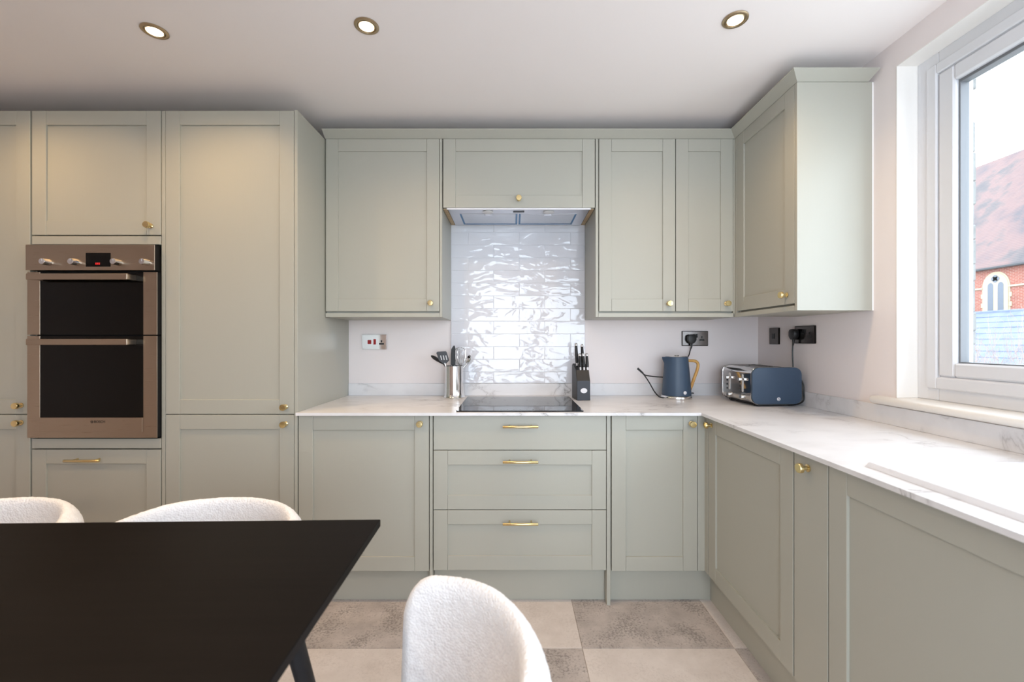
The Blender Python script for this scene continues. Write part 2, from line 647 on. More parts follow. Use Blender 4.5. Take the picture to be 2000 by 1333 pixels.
# ------------------------------------------------------------------ room shell
struct('wall_back', bx(WL - 0.2, WX + 0.25, WY, WY + 0.2, -0.02, CZ + 0.1), M['wall'])
struct('wall_left', bx(WL - 0.2, WL, WF - 0.2, WY, -0.02, CZ + 0.1), M['wall'])
struct('ceiling', bx(WL - 0.2, WX + 0.25, WF - 0.2, WY + 0.2, CZ, CZ + 0.15), M['ceiling'])

# right wall with the window opening (inner leaf, wider; outer leaf, narrower)
WIN_Y0, WIN_Y1 = 0.12, 1.665
WIN_Z0, WIN_Z1 = 0.962, 2.27
bm = nobm()
box(bm, WX, 1.60, WIN_Y1, WY, -0.02, CZ)
box(bm, WX, 1.60, WF - 0.2, WIN_Y0, -0.02, CZ)
box(bm, WX, 1.60, WIN_Y0, WIN_Y1, -0.02, WIN_Z0)
box(bm, WX, 1.60, WIN_Y0, WIN_Y1, WIN_Z1, CZ)
wr = struct('wall_right', bm, M['wall'])
bm = nobm()
OY0, OY1, OZ0, OZ1 = 0.19, 1.607, 1.03, 2.205
box(bm, 1.60, 1.712, OY1, WY, -3.0, CZ + 0.1)
box(bm, 1.60, 1.712, WF - 0.2, OY0, -3.0, CZ + 0.1)
box(bm, 1.60, 1.712, OY0, OY1, -3.0, OZ0)
box(bm, 1.60, 1.712, OY0, OY1, OZ1, CZ + 0.1)
obj('outer_leaf', bm, M['masonry'], wr)
# rough rendered edge of the outside reveal
bm = nobm()
random.seed(3)
z = OZ0
while z < OZ1:
    h = random.uniform(0.05, 0.13)
    d = random.uniform(0.002, 0.012)
    box(bm, 1.66, 1.712 + d, OY1 - random.uniform(0.001, 0.004), OY1 + 0.03, z, min(z + h, OZ1), 0.004)
    z += h
obj('reveal_stones', bm, M['masonry'], wr)['kind'] = 'stuff'

# wall behind the camera with an unseen glazed door opening, added for daylight
DX0, DX1, DZ1 = -0.65, 1.40, 2.20
bm = nobm()
box(bm, WL - 0.2, DX0, WF - 0.2, WF, -0.02, CZ)
box(bm, DX1, WX, WF - 0.2, WF, -0.02, CZ)
box(bm, DX0, DX1, WF - 0.2, WF, DZ1, CZ)
struct('wall_front', bm, M['wall'])
d1 = bpy.data.objects.new('added_door_1', None)
COL.objects.link(d1)
d1['kind'] = 'structure'
d1.location = ((DX0 + DX1) / 2, WF - 0.12, 0)
w = (DX1 - DX0) / 2
for s in (-1, 1):
    a, b_ = (-w, 0) if s < 0 else (0, w)
    bm = nobm()
    box(bm, a, a + 0.08, -0.03, 0.03, 0, DZ1)
    box(bm, b_ - 0.08, b_, -0.03, 0.03, 0, DZ1)
    box(bm, a + 0.08, b_ - 0.08, -0.03, 0.03, 0, 0.12)
    box(bm, a + 0.08, b_ - 0.08, -0.03, 0.03, DZ1 - 0.09, DZ1)
    f = obj('added_door_frame', bm, M['upvc'], d1)
    obj('pane', bx(a + 0.08, b_ - 0.08, -0.003, 0.003, 0.12, DZ1 - 0.09), M['glass'], f)

# floor with its checkered stone tiles
fl = struct('floor', bx(WL - 0.2, WX + 0.2, WF - 0.2, WY + 0.2, -0.14, -0.003), M['grout_floor'])
tile_bm = bx(-0.2992, 0.2992, -0.2992, 0.2992, -0.012, 0.0, 0.0012)
tile_me = {}
for key in ('tile_light', 'tile_dark'):
    me = bpy.data.meshes.new('floor_tile')
    tile_bm.to_mesh(me)
    me.materials.append(M[key])
    tile_me[key] = me
tile_bm.free()
FX0, FY0, TS = 0.275, 1.704, 0.6
for i in range(-9, 3):
    for j in range(-8, 2):
        cx = FX0 + (i + 0.5) * TS
        cy = FY0 + (j + 0.5) * TS
        if cx + 0.3 < WL or cx - 0.3 > WX or cy - 0.3 > WY or cy + 0.3 < WF: continue
        if cx > 1.2 and False: continue
        dark = (i + j) % 2 == 0
        o = bpy.data.objects.new('floor_tile', tile_me['tile_dark' if dark else 'tile_light'])
        COL.objects.link(o)
        o.parent = fl
        o.location = (cx, cy, 0)

# window in the right wall
win = bpy.data.objects.new('window_1', None)
COL.objects.link(win)
win['kind'] = 'structure'
FXI = 1.556     # inner face of the frame
def ring(bm, x0, x1, y0, y1, z0, z1, wy, wz0, wz1, bev=0.003):
    box(bm, x0, x1, y0, y0 + wy, z0, z1, bev)
    box(bm, x0, x1, y1 - wy, y1, z0, z1, bev)
    box(bm, x0, x1, y0 + wy - 0.002, y1 - wy + 0.002, z0, z0 + wz0, bev)
    box(bm, x0, x1, y0 + wy - 0.002, y1 - wy + 0.002, z1 - wz1, z1, bev)
    return bm
WZS = 0.992
fr = obj('window_frame', ring(nobm(), FXI, 1.632, WIN_Y0, WIN_Y1, WZS, WIN_Z1, 0.086, 0.09, 0.084, 0.004), M['upvc'], win)
# stepped inner lip of the frame
obj('frame_lip', ring(nobm(), FXI - 0.008, FXI + 0.02, WIN_Y0 + 0.04, WIN_Y1 - 0.044, WZS + 0.044, WIN_Z1 - 0.044, 0.04, 0.042, 0.038, 0.004), M['upvc'], fr)
mid = 0.87
box_m = bx(FXI + 0.002, 1.632, mid - 0.04, mid + 0.04, WZS + 0.088, WIN_Z1 - 0.082, 0.004)
obj('mullion', box_m, M['upvc'], fr)
for (y0, y1) in ((WIN_Y0 + 0.088, mid - 0.042), (mid + 0.042, WIN_Y1 - 0.0865)):
    sa = obj('sash', ring(nobm(), FXI - 0.004, 1.625, y0, y1, WZS + 0.0905, WIN_Z1 - 0.085, 0.058, 0.05, 0.056, 0.006), M['upvc'], win)
    obj('gasket', ring(nobm(), FXI + 0.012, 1.60, y0 + 0.056, y1 - 0.056, WZS + 0.139, WIN_Z1 - 0.139, 0.008, 0.006, 0.012, 0.001), M['bead'], sa)
    obj('pane', bx(1.585, 1.591, y0 + 0.06, y1 - 0.06, WZS + 0.142, WIN_Z1 - 0.143), M['glass'], sa)
bm = nobm()
pr = [(WX + 0.1, 0.962), (WX + 0.1, 0.992)]
n = 6
for k in range(n + 1):
    a = PI / 2 + PI * k / n
    pr.append((1.452 + 0.015 * math.cos(a), 0.977 + 0.015 * math.sin(a)))
prism(bm, pr, 'y', 0.04, 1.745, 0.004, 2)
for v in bm.verts: pass
obj('window_sill', bm, M['sill'], win, True)
portal('window_portal', (1.74, (WIN_Y0 + WIN_Y1) / 2, 1.62), (0, PI / 2, 0), 1.35, 1.62)
portal('door_portal', ((DX0 + DX1) / 2, WF - 0.22, 1.1), (PI / 2, 0, 0), 2.05, 2.2)
# white lined reveal
for args in ((WX - 0.0015, FXI + 0.003, WIN_Y1 - 0.003, WIN_Y1 + 0.0, WZS + 0.0005, WIN_Z1), (WX - 0.0015, FXI + 0.003, WIN_Y0, WIN_Y1 - 0.0035, WIN_Z1 - 0.003, WIN_Z1)):
    obj('reveal_lining', bx(*args), M['sill'], win)
# ------------------------------------------------------------------ hardware
def knob(parent, x, z, y=0.0):
    bm = nobm()
    Mx = Matrix.Translation((x, y, z)) @ Matrix.Rotation(PI / 2, 4, 'X')
    lathe(bm, [(0.0115, 0.0), (0.0115, 0.003), (0.0065, 0.006), (0.006, 0.014), (0.0125, 0.0185), (0.0145, 0.020), (0.0145, 0.029), (0.0135, 0.031), (0.006, 0.0315)], 20, Mx)
    return obj('knob', bm, M['brass'], parent, True)


def bar_handle(parent, x, z, L=0.16, y=0.0):
    bm = nobm()
    for s in (-1, 1):
        lathe(bm, [(0.004, -0.001), (0.004, 0.032)], 12, Matrix.Translation((x + s * L * 0.31, y, z)) @ Matrix.Rotation(PI / 2, 4, 'X'))
    lathe(bm, [(0.0052, -L / 2), (0.006, -L / 2 + 0.001), (0.006, L / 2 - 0.001), (0.0052, L / 2)], 14, Matrix.Translation((x, y - 0.034, z)) @ Matrix.Rotation(PI / 2, 4, 'Y'))
    return obj('handle', bm, M['brass'], parent, True)


def shaker(parent, x0, x1, z0, z1, name='door', rail=0.065, kn=None, bar=None, y=0.0, th=0.02):
    """framed front: recessed panel with two stiles and two rails as sub-parts"""
    r = rail
    d = obj(name, bx(x0 + r - 0.004, x1 - r + 0.004, y + 0.0075, y + th - 0.003, z0 + r - 0.004, z1 - r + 0.004), M['sage'], parent)
    g = 0.0003
    for a, b_ in ((x0, x0 + r - g), (x1 - r + g, x1)):
        obj('stile', bx(a, b_, y, y + th, z0, z1, 0.001), M['sage'], d)
    for a, b_ in ((z0, z0 + r), (z1 - r, z1)):
        obj('rail', bx(x0 + r + g, x1 - r - g, y + 0.0003, y + th, a, b_, 0.001), M['sage'], d)
    if kn: knob(d, kn[0], kn[1], y)
    if bar: bar_handle(d, bar[0], bar[1], 0.16, y)
    return d


def slab(parent, x0, x1, z0, z1, name='drawer', kn=None, bar=None, y=0.0, th=0.02):
    d = obj(name, bx(x0, x1, y, y + th, z0, z1, 0.0012), M['sage'], parent)
    if kn: knob(d, kn[0], kn[1], y)
    if bar: bar_handle(d, bar[0], bar[1], 0.16, y)
    return d


# all cabinet coordinates below: local x along the run, y into the unit, origin on the floor at the door plane
# ------------------------------------------------------------------ tall units
DT = 2.266
t = thing('tall_cabinet', 'tall sage cabinet left of the oven, cut off by the picture edge', 'cabinet', (-2.205, YB, 0))
obj('body', bx(-0.60, -0.002, 0.0215, 0.60, 0.15, 2.262), M['carcass'], t)
shaker(t, -0.597, -0.003, 0.877, DT, kn=(-0.043, 0.917))
shaker(t, -0.597, -0.003, 0.157, 0.8725, kn=(-0.043, 0.838))
slab(t, -0.60, -0.003, 0.0, 0.148, 'plinth', y=0.045)

OX = -2.205
t = thing('oven_housing', 'tall sage oven housing between two tall cabinets', 'cabinet', (OX, YB, 0))
bm = nobm()
box(bm, 0.001, 0.019, 0.0215, 0.60, 0.15, 2.262)
box(bm, 0.5815, 0.5995, 0.0215, 0.60, 0.15, 2.262)
box(bm, 0.018, 0.583, 0.55, 0.60, 0.15, 2.262)
for z in (0.15, 0.735, 1.655, 2.244):
    box(bm, 0.018, 0.583, 0.0215, 0.56, z, z + 0.018)
obj('body', bm, M['carcass'], t)
shaker(t, 0.005, 0.594, 1.697, DT, kn=(0.55, 1.738))
slab(t, 0.005, 0.594, 1.6535, 1.6915, 'filler_rail')
slab(t, 0.005, 0.594, 0.719, 0.764, 'filler_rail')
shaker(t, 0.005, 0.594, 0.157, 0.7135, 'drawer', bar=(0.266, 0.671))
slab(t, 0.0, 0.60, 0.0, 0.148, 'plinth', y=0.045)
slab(t, 0.597, 0.604, 0.157, DT, 'filler_strip', y=0.002)

t = thing('tall_cabinet', 'tall sage cabinet between the oven housing and the marble worktop', 'cabinet', (-1.604, YB, 0))
obj('body', bx(0.0, 0.604, 0.0215, 0.60, 0.15, 2.262), M['carcass'], t)
slab(t, 0.0005, 0.0135, 0.157, DT, 'filler_strip', y=0.001)
shaker(t, 0.016, 0.603, 0.877, DT, kn=(0.566, 0.910))
shaker(t, 0.016, 0.603, 0.157, 0.8725, kn=(0.566, 0.832))
obj('end_panel', bx(0.605, 0.620, 0.0, 0.62, 0.0, 2.27, 0.001), M['sage'], t)
slab(t, 0.0, 0.604, 0.0, 0.148, 'plinth', y=0.045)

# built-in double oven
t = thing('double_oven', 'stainless steel built-in double oven with two black glass doors', 'oven', (OX, YB, 0.769))
bm = bx(0.024, 0.576, 0.006, 0.54, -0.01, 0.868)
box(bm, 0.0085, 0.5855, -0.0215, 0.008, 0.7635, 0.8765)
box(bm, 0.0085, 0.592, -0.0155, 0.008, 0.4725, 0.7535)
box(bm, 0.0085, 0.592, -0.0155, 0.008, 0.0045, 0.4635)
obj('body', bm, M['black_gap'], t)
x0, x1 = 0.006, 0.594
def Z(z): return z - 0.769
cp = obj('control_panel', bx(x0 - 0.001, x1 - 0.006, -0.026, -0.022, Z(1.531), Z(1.647), 0.001), M['steel'], t)
for k, kx in enumerate((0.112, 0.239, 0.428, 0.556)):
    bm = nobm()
    lathe(bm, [(0.0155, 0.0), (0.0155, 0.004), (0.0145, 0.006), (0.0135, 0.03), (0.0125, 0.032), (0.005, 0.032)], 24, Matrix.Translation((kx, -0.026, Z(1.566))) @ Matrix.Rotation(PI / 2, 4, 'X'))
    box(bm, kx - 0.0012, kx + 0.0012, -0.0588, -0.0575, Z(1.566), Z(1.5775))
    obj('dial', bm, M['chrome'], cp, True)
dsp = obj('display', bx(0.240 - 0.004 + 0.0, 0.348, -0.0272, -0.02, Z(1.547), Z(1.609), 0.0006), M['black_glass'], cp)
# move display between the middle dials
for v in dsp.data.vertices: v.co.x += 0.042
bm = nobm()
for k, dx in enumerate((0, 0.0075, 0.015)):
    box(bm, 0.322 + dx, 0.3275 + dx, -0.0275, -0.0271, Z(1.556), Z(1.565))
obj('red_digits', bm, M['digit'], cp)
def oven_door(z0, z1, gz0, gz1, hz, logo=False):
    y0, y1 = -0.02, -0.0158
    gx0, gx1 = 0.064, 0.532
    bm = nobm()
    box(bm, x0, gx0, y0, y1, z0, z1, 0.0005)
    box(bm, gx1, x1, y0, y1, z0, z1, 0.0005)
    box(bm, gx0 - 0.002, gx1 + 0.002, y1 - 0.0012, y1, z0 + 0.001, z1 - 0.001)
    if gz0 - z0 > 0.01:
        box(bm, gx0 - 0.002, gx1 + 0.002, y0, y1, z0, gz0, 0.0005)
    d = obj('oven_door', bm, M['steel'], t)
    obj('glass', bx(gx0, gx1, y0 + 0.0003, y1 - 0.0014, gz0, gz1, 0.0003), M['black_glass'], d)
    bm = nobm()
    box(bm, 0.052, 0.5, -0.068, -0.054, hz - 0.0135, hz + 0.0135, 0.002)
    for hx in (0.062, 0.484):
        box(bm, hx, hx + 0.016, -0.058, -0.016, hz - 0.012, hz + 0.012, 0.001)
    obj('handle', bm, M['steel'], d)
    if logo:
        obj('lower_strip', bx(0.068, 0.528, y0 - 0.0012, y0 + 0.004, z0 + 0.028, gz0 - 0.001, 0.0006), M['steel'], d)
        bm = text_mesh('BOSCH', 0.0155, 0.0002)
        Mx = Matrix.Translation((0.336, y0 - 0.0016, gz0 - 0.019)) @ Matrix.Rotation(PI / 2, 4, 'X')
        bmesh.ops.transform(bm, matrix=Mx, verts=bm.verts)
        obj('maker_lettering', bm, M['black_plastic'], d)
        bm = nobm()
        c = Matrix.Translation((0.301, y0 - 0.0018, gz0 - 0.019)) @ Matrix.Rotation(PI / 2, 4, 'X')
        rings_o = [c @ Vector((0.0062 * math.cos(2 * PI * k / 24), 0.0062 * math.sin(2 * PI * k / 24), 0)) for k in range(24)]
        rings_i = [c @ Vector((0.0048 * math.cos(2 * PI * k / 24), 0.0048 * math.sin(2 * PI * k / 24), 0)) for k in range(24)]
        vo = [bm.verts.new(p) for p in rings_o]
        vi = [bm.verts.new(p) for p in rings_i]
        for k in range(24):
            j = (k + 1) % 24
            bm.faces.new([vo[k], vo[j], vi[j], vi[k]])
        cz = c.translation.z
        for ex in (-0.0032, 0.0022):
            box(bm, 0.301 + ex, 0.301 + ex + 0.001, y0 - 0.002, y0 - 0.0015, cz - 0.0032, cz + 0.0032)
        box(bm, 0.301 - 0.003, 0.301 + 0.003, y0 - 0.002, y0 - 0.0015, cz - 0.0005, cz + 0.0005)
        obj('maker_emblem', bm, M['black_plastic'], d)
oven_door(Z(1.240), Z(1.5235), Z(1.240), Z(1.5235) - 0.001, Z(1.4965))
oven_door(Z(0.772), Z(1.2335), Z(0.864), Z(1.2335) - 0.001, Z(1.207), True)

# ------------------------------------------------------------------ base run on the back wall
t = thing('base_cabinet', 'sage base cabinet left of the drawers, with one framed door', 'cabinet', (-0.983, YB, 0))
obj('body', bx(0.001, 0.60, 0.0215, 0.57, 0.15, 0.870), M['carcass'], t)
shaker(t, 0.004, 0.600, 0.157, 0.868, kn=(0.562, 0.834))
obj('end_panel', bx(0.6035, 0.6175, 0.0, 0.59, 0.0, 0.871, 0.001), M['sage'], t)

t = thing('drawer_cabinet', 'sage three-drawer base cabinet under the hob with bar handles', 'cabinet', (-0.364, YB, 0))
obj('body', bx(0.0, 0.795, 0.0215, 0.57, 0.15, 0.84), M['carcass'], t)
slab(t, 0.0025, 0.7925, 0.7125, 0.868, 'drawer', bar=(0.400, 0.824))
shaker(t, 0.0025, 0.7925, 0.4395, 0.709, 'drawer', bar=(0.400, 0.665))
shaker(t, 0.0025, 0.7925, 0.162, 0.436, 'drawer', bar=(0.400, 0.386))
obj('end_panel', bx(0.7955, 0.8125, 0.0, 0.59, 0.0, 0.871, 0.001), M['sage'], t)

t = thing('base_cabinet', 'narrow sage base cabinet right of the drawers, in the corner', 'cabinet', (0.450, YB, 0))
obj('body', bx(0.0, 0.398, 0.0215, 0.57, 0.15, 0.870), M['carcass'], t)
shaker(t, 0.0045, 0.396, 0.157, 0.868, kn=(0.367, 0.833))
bm = nobm()
box(bm, 0.3985, XB - 0.450 + 0.018, 0.001, 0.02, 0.157, 0.870, 0.001)
box(bm, XB - 0.450, XB - 0.450 + 0.018, -0.032, 0.002, 0.157, 0.870, 0.001)
obj('corner_post', bm, M['sage'], t)

def plinth(name, label, loc, rz, x0, x1):
    o = obj(name, bx(x0, x1, 0.045, 0.061, 0.0, 0.155, 0.001), M['sage'])
    o.location = loc
    o.rotation_euler = (0, 0, rz)
    return tag(o, label, 'plinth')
plinth('plinth', 'sage plinth board under the single-door base cabinet, partly behind the table', (-0.983, YB, 0), 0, 0.0, 0.603)
plinth('plinth', 'sage plinth board under the drawers, behind the foreground chair', (-0.364, YB, 0), 0, 0.0, 0.795)
plinth('plinth', 'short sage plinth board under the narrow corner cabinet', (0.450, YB, 0), 0, 0.0, 0.489)
plinth('plinth', 'long sage plinth board along the window run', (XB, YB + 0.045, 0), -PI / 2, 0.0, 2.0)

# ------------------------------------------------------------------ base run under the window
RZ = -PI / 2
t = thing('base_cabinet', 'wide sage base cabinet with framed door, in the corner of the window run', 'cabinet', (XB, 1.945, 0), RZ)
obj('body', bx(0.001, 0.59, 0.0215, 0.57, 0.15, 0.870), M['carcass'], t)
shaker(t, 0.003, 0.587, 0.157, 0.868, kn=(0.032, 0.838))
t = thing('pull_out_cabinet', 'very narrow sage pull-out unit with a plain front and brass knob', 'cabinet', (XB, 1.354, 0), RZ)
obj('body', bx(0.001, 0.146, 0.0215, 0.57, 0.15, 0.870), M['carcass'], t)
slab(t, 0.002, 0.1455, 0.157, 0.868, 'door', kn=(0.066, 0.832))
t = thing('sink_cabinet', 'sage cabinet under the sink, nearest the camera at right', 'cabinet', (XB, 1.206, 0), RZ)
obj('body', bx(0.001, 1.20, 0.0215, 0.57, 0.15, 0.66), M['carcass'], t)
shaker(t, 0.002, 0.599, 0.157, 0.868, kn=(0.560, 0.834))
shaker(t, 0.602, 1.199, 0.157, 0.868, kn=(0.642, 0.834))
obj('end_panel', bx(1.2015, 1.2165, 0.0, 0.597, 0.0, 0.871, 0.001), M['sage'], t)

# ------------------------------------------------------------------ worktop, upstands, sink
SX0, SX1, SY0, SY1 = 0.916, 1.405, 0.13, 1.125
def grid_solid(bm, xs, ys, inside, z0, z1):
    V = {}
    def v(i, j, k):
        if (i, j, k) not in V:
            V[(i, j, k)] = bm.verts.new((xs[i], ys[j], (z0, z1)[k]))
        return V[(i, j, k)]
    nx, ny = len(xs) - 1, len(ys) - 1
    f = lambda i, j: 0 <= i < nx and 0 <= j < ny and inside((xs[i] + xs[i + 1]) / 2, (ys[j] + ys[j + 1]) / 2)
    for i in range(nx):
        for j in range(ny):
            if not f(i, j): continue
            bm.faces.new([v(i, j, 1), v(i + 1, j, 1), v(i + 1, j + 1, 1), v(i, j + 1, 1)])
            bm.faces.new([v(i, j, 0), v(i, j + 1, 0), v(i + 1, j + 1, 0), v(i + 1, j, 0)])
            if not f(i - 1, j): bm.faces.new([v(i, j, 0), v(i, j, 1), v(i, j + 1, 1), v(i, j + 1, 0)])
            if not f(i + 1, j): bm.faces.new([v(i + 1, j, 0), v(i + 1, j + 1, 0), v(i + 1, j + 1, 1), v(i + 1, j, 1)])
            if not f(i, j - 1): bm.faces.new([v(i, j, 0), v(i + 1, j, 0), v(i + 1, j, 1), v(i, j, 1)])
            if not f(i, j + 1): bm.faces.new([v(i, j + 1, 0), v(i, j + 1, 1), v(i + 1, j + 1, 1), v(i + 1, j + 1, 0)])
    return bm
WXF, WYF = 0.856, YB - 0.02
sin = (SX0 + 0.025, SX1 - 0.025, SY0 + 0.025, SY1 - 0.025)
xs = [-0.983, WXF, sin[0], sin[1], WX - 0.001]
ys = [-0.03, sin[2], sin[3], WYF, WY - 0.001]
def in_top(x, y):
    if x < WXF and y < WYF: return False
    if sin[0] < x < sin[1] and sin[2] < y < sin[3]: return False
    return True
tag(obj('worktop', grid_solid(nobm(), xs, ys, in_top, WTU, WT), M['marble']), 'thin white marble worktop running around the corner', 'worktop')
tag(obj('upstand', bx(-0.983, WX - 0.002, WY - 0.013, WY - 0.001, WT + 0.0003, 0.957, 0.0008), M['marble']), 'white marble upstand along the back wall behind the hob', 'upstand')
tag(obj('upstand', bx(WX - 0.013, WX - 0.001, -0.03, WY - 0.0135, WT + 0.0003, 0.957, 0.0008), M['marble']), 'white marble upstand under the window', 'upstand')

bm = nobm()
nx, ny = 60, 110
def sstep(a, b_, x):
    u = max(0.0, min(1.0, (x - a) / (b_ - a)))
    return u * u * (3 - 2 * u)
def sink_h(x, y):
    # distance inside the outline
    d = min(x - SX0, SX1 - x, y - SY0, SY1 - y)
    h = 0.012 * sstep(-0.0001, 0.006, d)
    h -= 0.009 * sstep(0.022, 0.034, d)
    bw = min(x - (SX0 + 0.05), (SX1 - 0.09) - x, y - (SY0 + 0.05), 0.60 - y)
    h -= 0.175 * sstep(0.0, 0.03, bw)
    return h
vv = [[None] * (ny + 1) for _ in range(nx + 1)]
def gpos(i, n, a, b_):
    # denser near both ends
    u = i / n
    u = u - 0.12 * math.sin(2 * PI * u) / (1.0)
    return a + (b_ - a) * u
for i in range(nx + 1):
    for j in range(ny + 1):
        x = gpos(i, nx, SX0, SX1)
        y = gpos(j, ny, SY0, SY1)
        vv[i][j] = bm.verts.new((x, y, WT + 0.0004 + sink_h(x, y)))
for i in range(nx):
    for j in range(ny):
        bm.faces.new([vv[i][j], vv[i + 1][j], vv[i + 1][j + 1], vv[i][j + 1]])
sk = tag(thing('sink', 'white ceramic inset sink and drainer let into the worktop under the window', 'sink', (0, 0, 0)), 'white ceramic inset sink with drainer below the window', 'sink')
obj('basin', bm, M['ceramic'], sk, True)
bm = nobm()
lathe(bm, [(0.042, 0.0), (0.042, 0.003), (0.034, 0.005), (0.012, 0.003), (0.004, 0.003)], 28, Matrix.Translation((1.14, 0.38, WT - 0.1715)))
obj('waste', bm, M['chrome'], sk, True)

# ------------------------------------------------------------------ wall units on the back wall
UZ0, UZ1, PZ = 1.3668, 2.2705, 1.3363
t = thing('wall_cabinet', 'sage wall cabinet left of the extractor hood, one framed door', 'cabinet', (-0.982, YU, PZ))
obj('body', bx(0.001, 0.599, 0.0215, 0.335, 0.0215, UZ1 - PZ), M['carcass'], t)
shaker(t, 0.004, 0.598, UZ0 - PZ, UZ1 - PZ, kn=(0.556, 0.0725))
obj('end_panel', bx(0.6005, 0.6135, 0.0, 0.337, 0.0, UZ1 - PZ, 0.001), M['sage'], t)
slab(t, 0.002, 0.600, 0.0, 0.0215, 'light_pelmet', y=0.001, th=0.33)

HZ = 1.910
t = thing('hood_cabinet', 'short wide sage cabinet above the extractor hood, with a lift-up door', 'cabinet', (-0.367, YU, HZ))
obj('body', bx(0.001, 0.800, 0.0215, 0.335, 0.012, UZ1 - HZ), M['carcass'], t)
shaker(t, 0.004, 0.798, 0.0, UZ1 - HZ, kn=(0.400, 0.044))
for a in (0.0015, 0.7765):
    obj('side_edge', bx(a, a + 0.022, 0.0215, 0.335, -0.004, 0.0115, 0.0006), M['raw_wood'], t)

t = thing('wall_cabinet', 'sage wall cabinet right of the hood with a wide and a narrow door', 'cabinet', (0.4345, YU, PZ))
obj('body', bx(0.014, 0.728, 0.0215, 0.335, 0.0215, UZ1 - PZ), M['carcass'], t)
obj('end_panel', bx(0.0005, 0.0145, 0.0, 0.337, 0.0, UZ1 - PZ, 0.001), M['sage'], t)
shaker(t, 0.019, 0.4175, UZ0 - PZ, UZ1 - PZ, kn=(0.382, 0.0705))
shaker(t, 0.4215, 0.7205, UZ0 - PZ, UZ1 - PZ, kn=(0.684, 0.0705))
slab(t, 0.0155, 0.728, 0.0, 0.0215, 'light_pelmet', y=0.001, th=0.33)
bm = nobm()
box(bm, 0.7225, 0.745, 0.001, 0.02, 0.0, UZ1 - PZ, 0.001)
obj('corner_post', bm, M['sage'], t)

YN = 1.768   # near end of the right wall unit
t = thing('wall_cabinet', 'sage wall cabinet on the window wall, beside the window', 'cabinet', (XU, YU + 0.002, PZ), RZ)
L = YU + 0.002 - YN
obj('body', bx(0.022, L - 0.017, 0.0215, 0.31, 0.0215, UZ1 - PZ), M['carcass'], t)
slab(t, 0.001, 0.021, 0.0, UZ1 - PZ, 'corner_post', y=0.0, th=0.02)
shaker(t, 0.024, L - 0.018, UZ0 - PZ, UZ1 - PZ, kn=(0.432, 0.070))
obj('end_panel', bx(L - 0.0155, L, 0.0, 0.3075, 0.0, UZ1 - PZ, 0.001), M['sage'], t)
slab(t, 0.0215, L - 0.016, 0.0, 0.0215, 'light_pelmet', y=0.001, th=0.305)
obj('silicone_bead', bx(L - 0.014, L - 0.002, 0.307, 0.3145, 0.0, UZ1 - PZ), M['silicone'], t)

# angled cornice running round the wall units
CB, CT, CE = 2.2715, 2.306, 0.038
path = [(-0.982, YU), (XU, YU), (XU, YN), (1.452, YN)]
bm = nobm()
def off(e, end):
    return [(-0.982, YU - e), (XU - e, YU - e), (XU - e, YN - e), (1.455 + end, YN - e)]
sec = [(0.0, CB, 0.0), (CE, CT - 0.004, 0.016), (CE, CT, 0.018), (CE - 0.016, CT, 0.018), (-0.012, CB, 0.0)]
rings = [[bm.verts.new((p[0], p[1], z)) for p in off(e, en)] for e, z, en in sec]
n = len(rings)
for k in range(n):
    a, b_ = rings[k], rings[(k + 1) % n]
    for i in range(3):
        bm.faces.new([a[i], a[i + 1], b_[i + 1], b_[i]])
bm.faces.new([r[0] for r in rings])
bm.faces.new([r[3] for r in reversed(rings)])
bmesh.ops.recalc_face_normals(bm, faces=bm.faces[:])
tag(obj('cornice', bm, M['sage']), 'angled sage cornice along the top of the wall cabinets', 'cornice')

# extractor hood
t = thing('extractor_hood', 'silver integrated extractor hood with two filters edged in blue film', 'extractor hood', (-0.367, YU, HZ))
bm = nobm()
box(bm, 0.026, 0.774, 0.012, 0.322, -0.006, 0.0115, 0.001)
obj('body', bm, M['hood_steel'], t)
obj('front_lip', bx(0.022, 0.778, 0.003, 0.0115, -0.009, -0.0005, 0.001), M['badge'], t)
for a, b_ in ((0.080, 0.394), (0.402, 0.716)):
    f = obj('filter', bx(a, b_, 0.085, 0.29, -0.009, -0.006, 0.001), M['filter'], t)
    obj('blue_film', bx(a, a + 0.010, 0.085, 0.29, -0.0102, -0.0092), M['blue_film'], f)
    obj('blue_film', bx(b_ - 0.010, b_, 0.085, 0.29, -0.0102, -0.0092), M['blue_film'], f)
    obj('blue_film', bx(a + 0.0105, b_ - 0.0105, 0.276, 0.29, -0.0102, -0.0092), M['blue_film'], f)
    bm = nobm()
    prism(bm, rrect((a + b_) / 2 - 0.022, (a + b_) / 2 + 0.022, 0.098, 0.116, 0.004), 'z', -0.0125, -0.009)
    obj('latch', bm, M['hood_steel'], f)
for lx in (0.235, 0.56):
    bm = nobm()
    lathe(bm, [(0.028, 0.0), (0.028, 0.004), (0.024, 0.006), (0.003, 0.006)], 24, Matrix.Translation((lx, 0.05, -0.006)) @ Matrix.Rotation(PI, 4, 'X'))
    obj('lamp_lens', bm, M['lamp_lens'], t, True)
obj('switch_strip', bx(0.37, 0.43, 0.04, 0.058, -0.009, -0.006, 0.001), M['grey_plastic'], t)

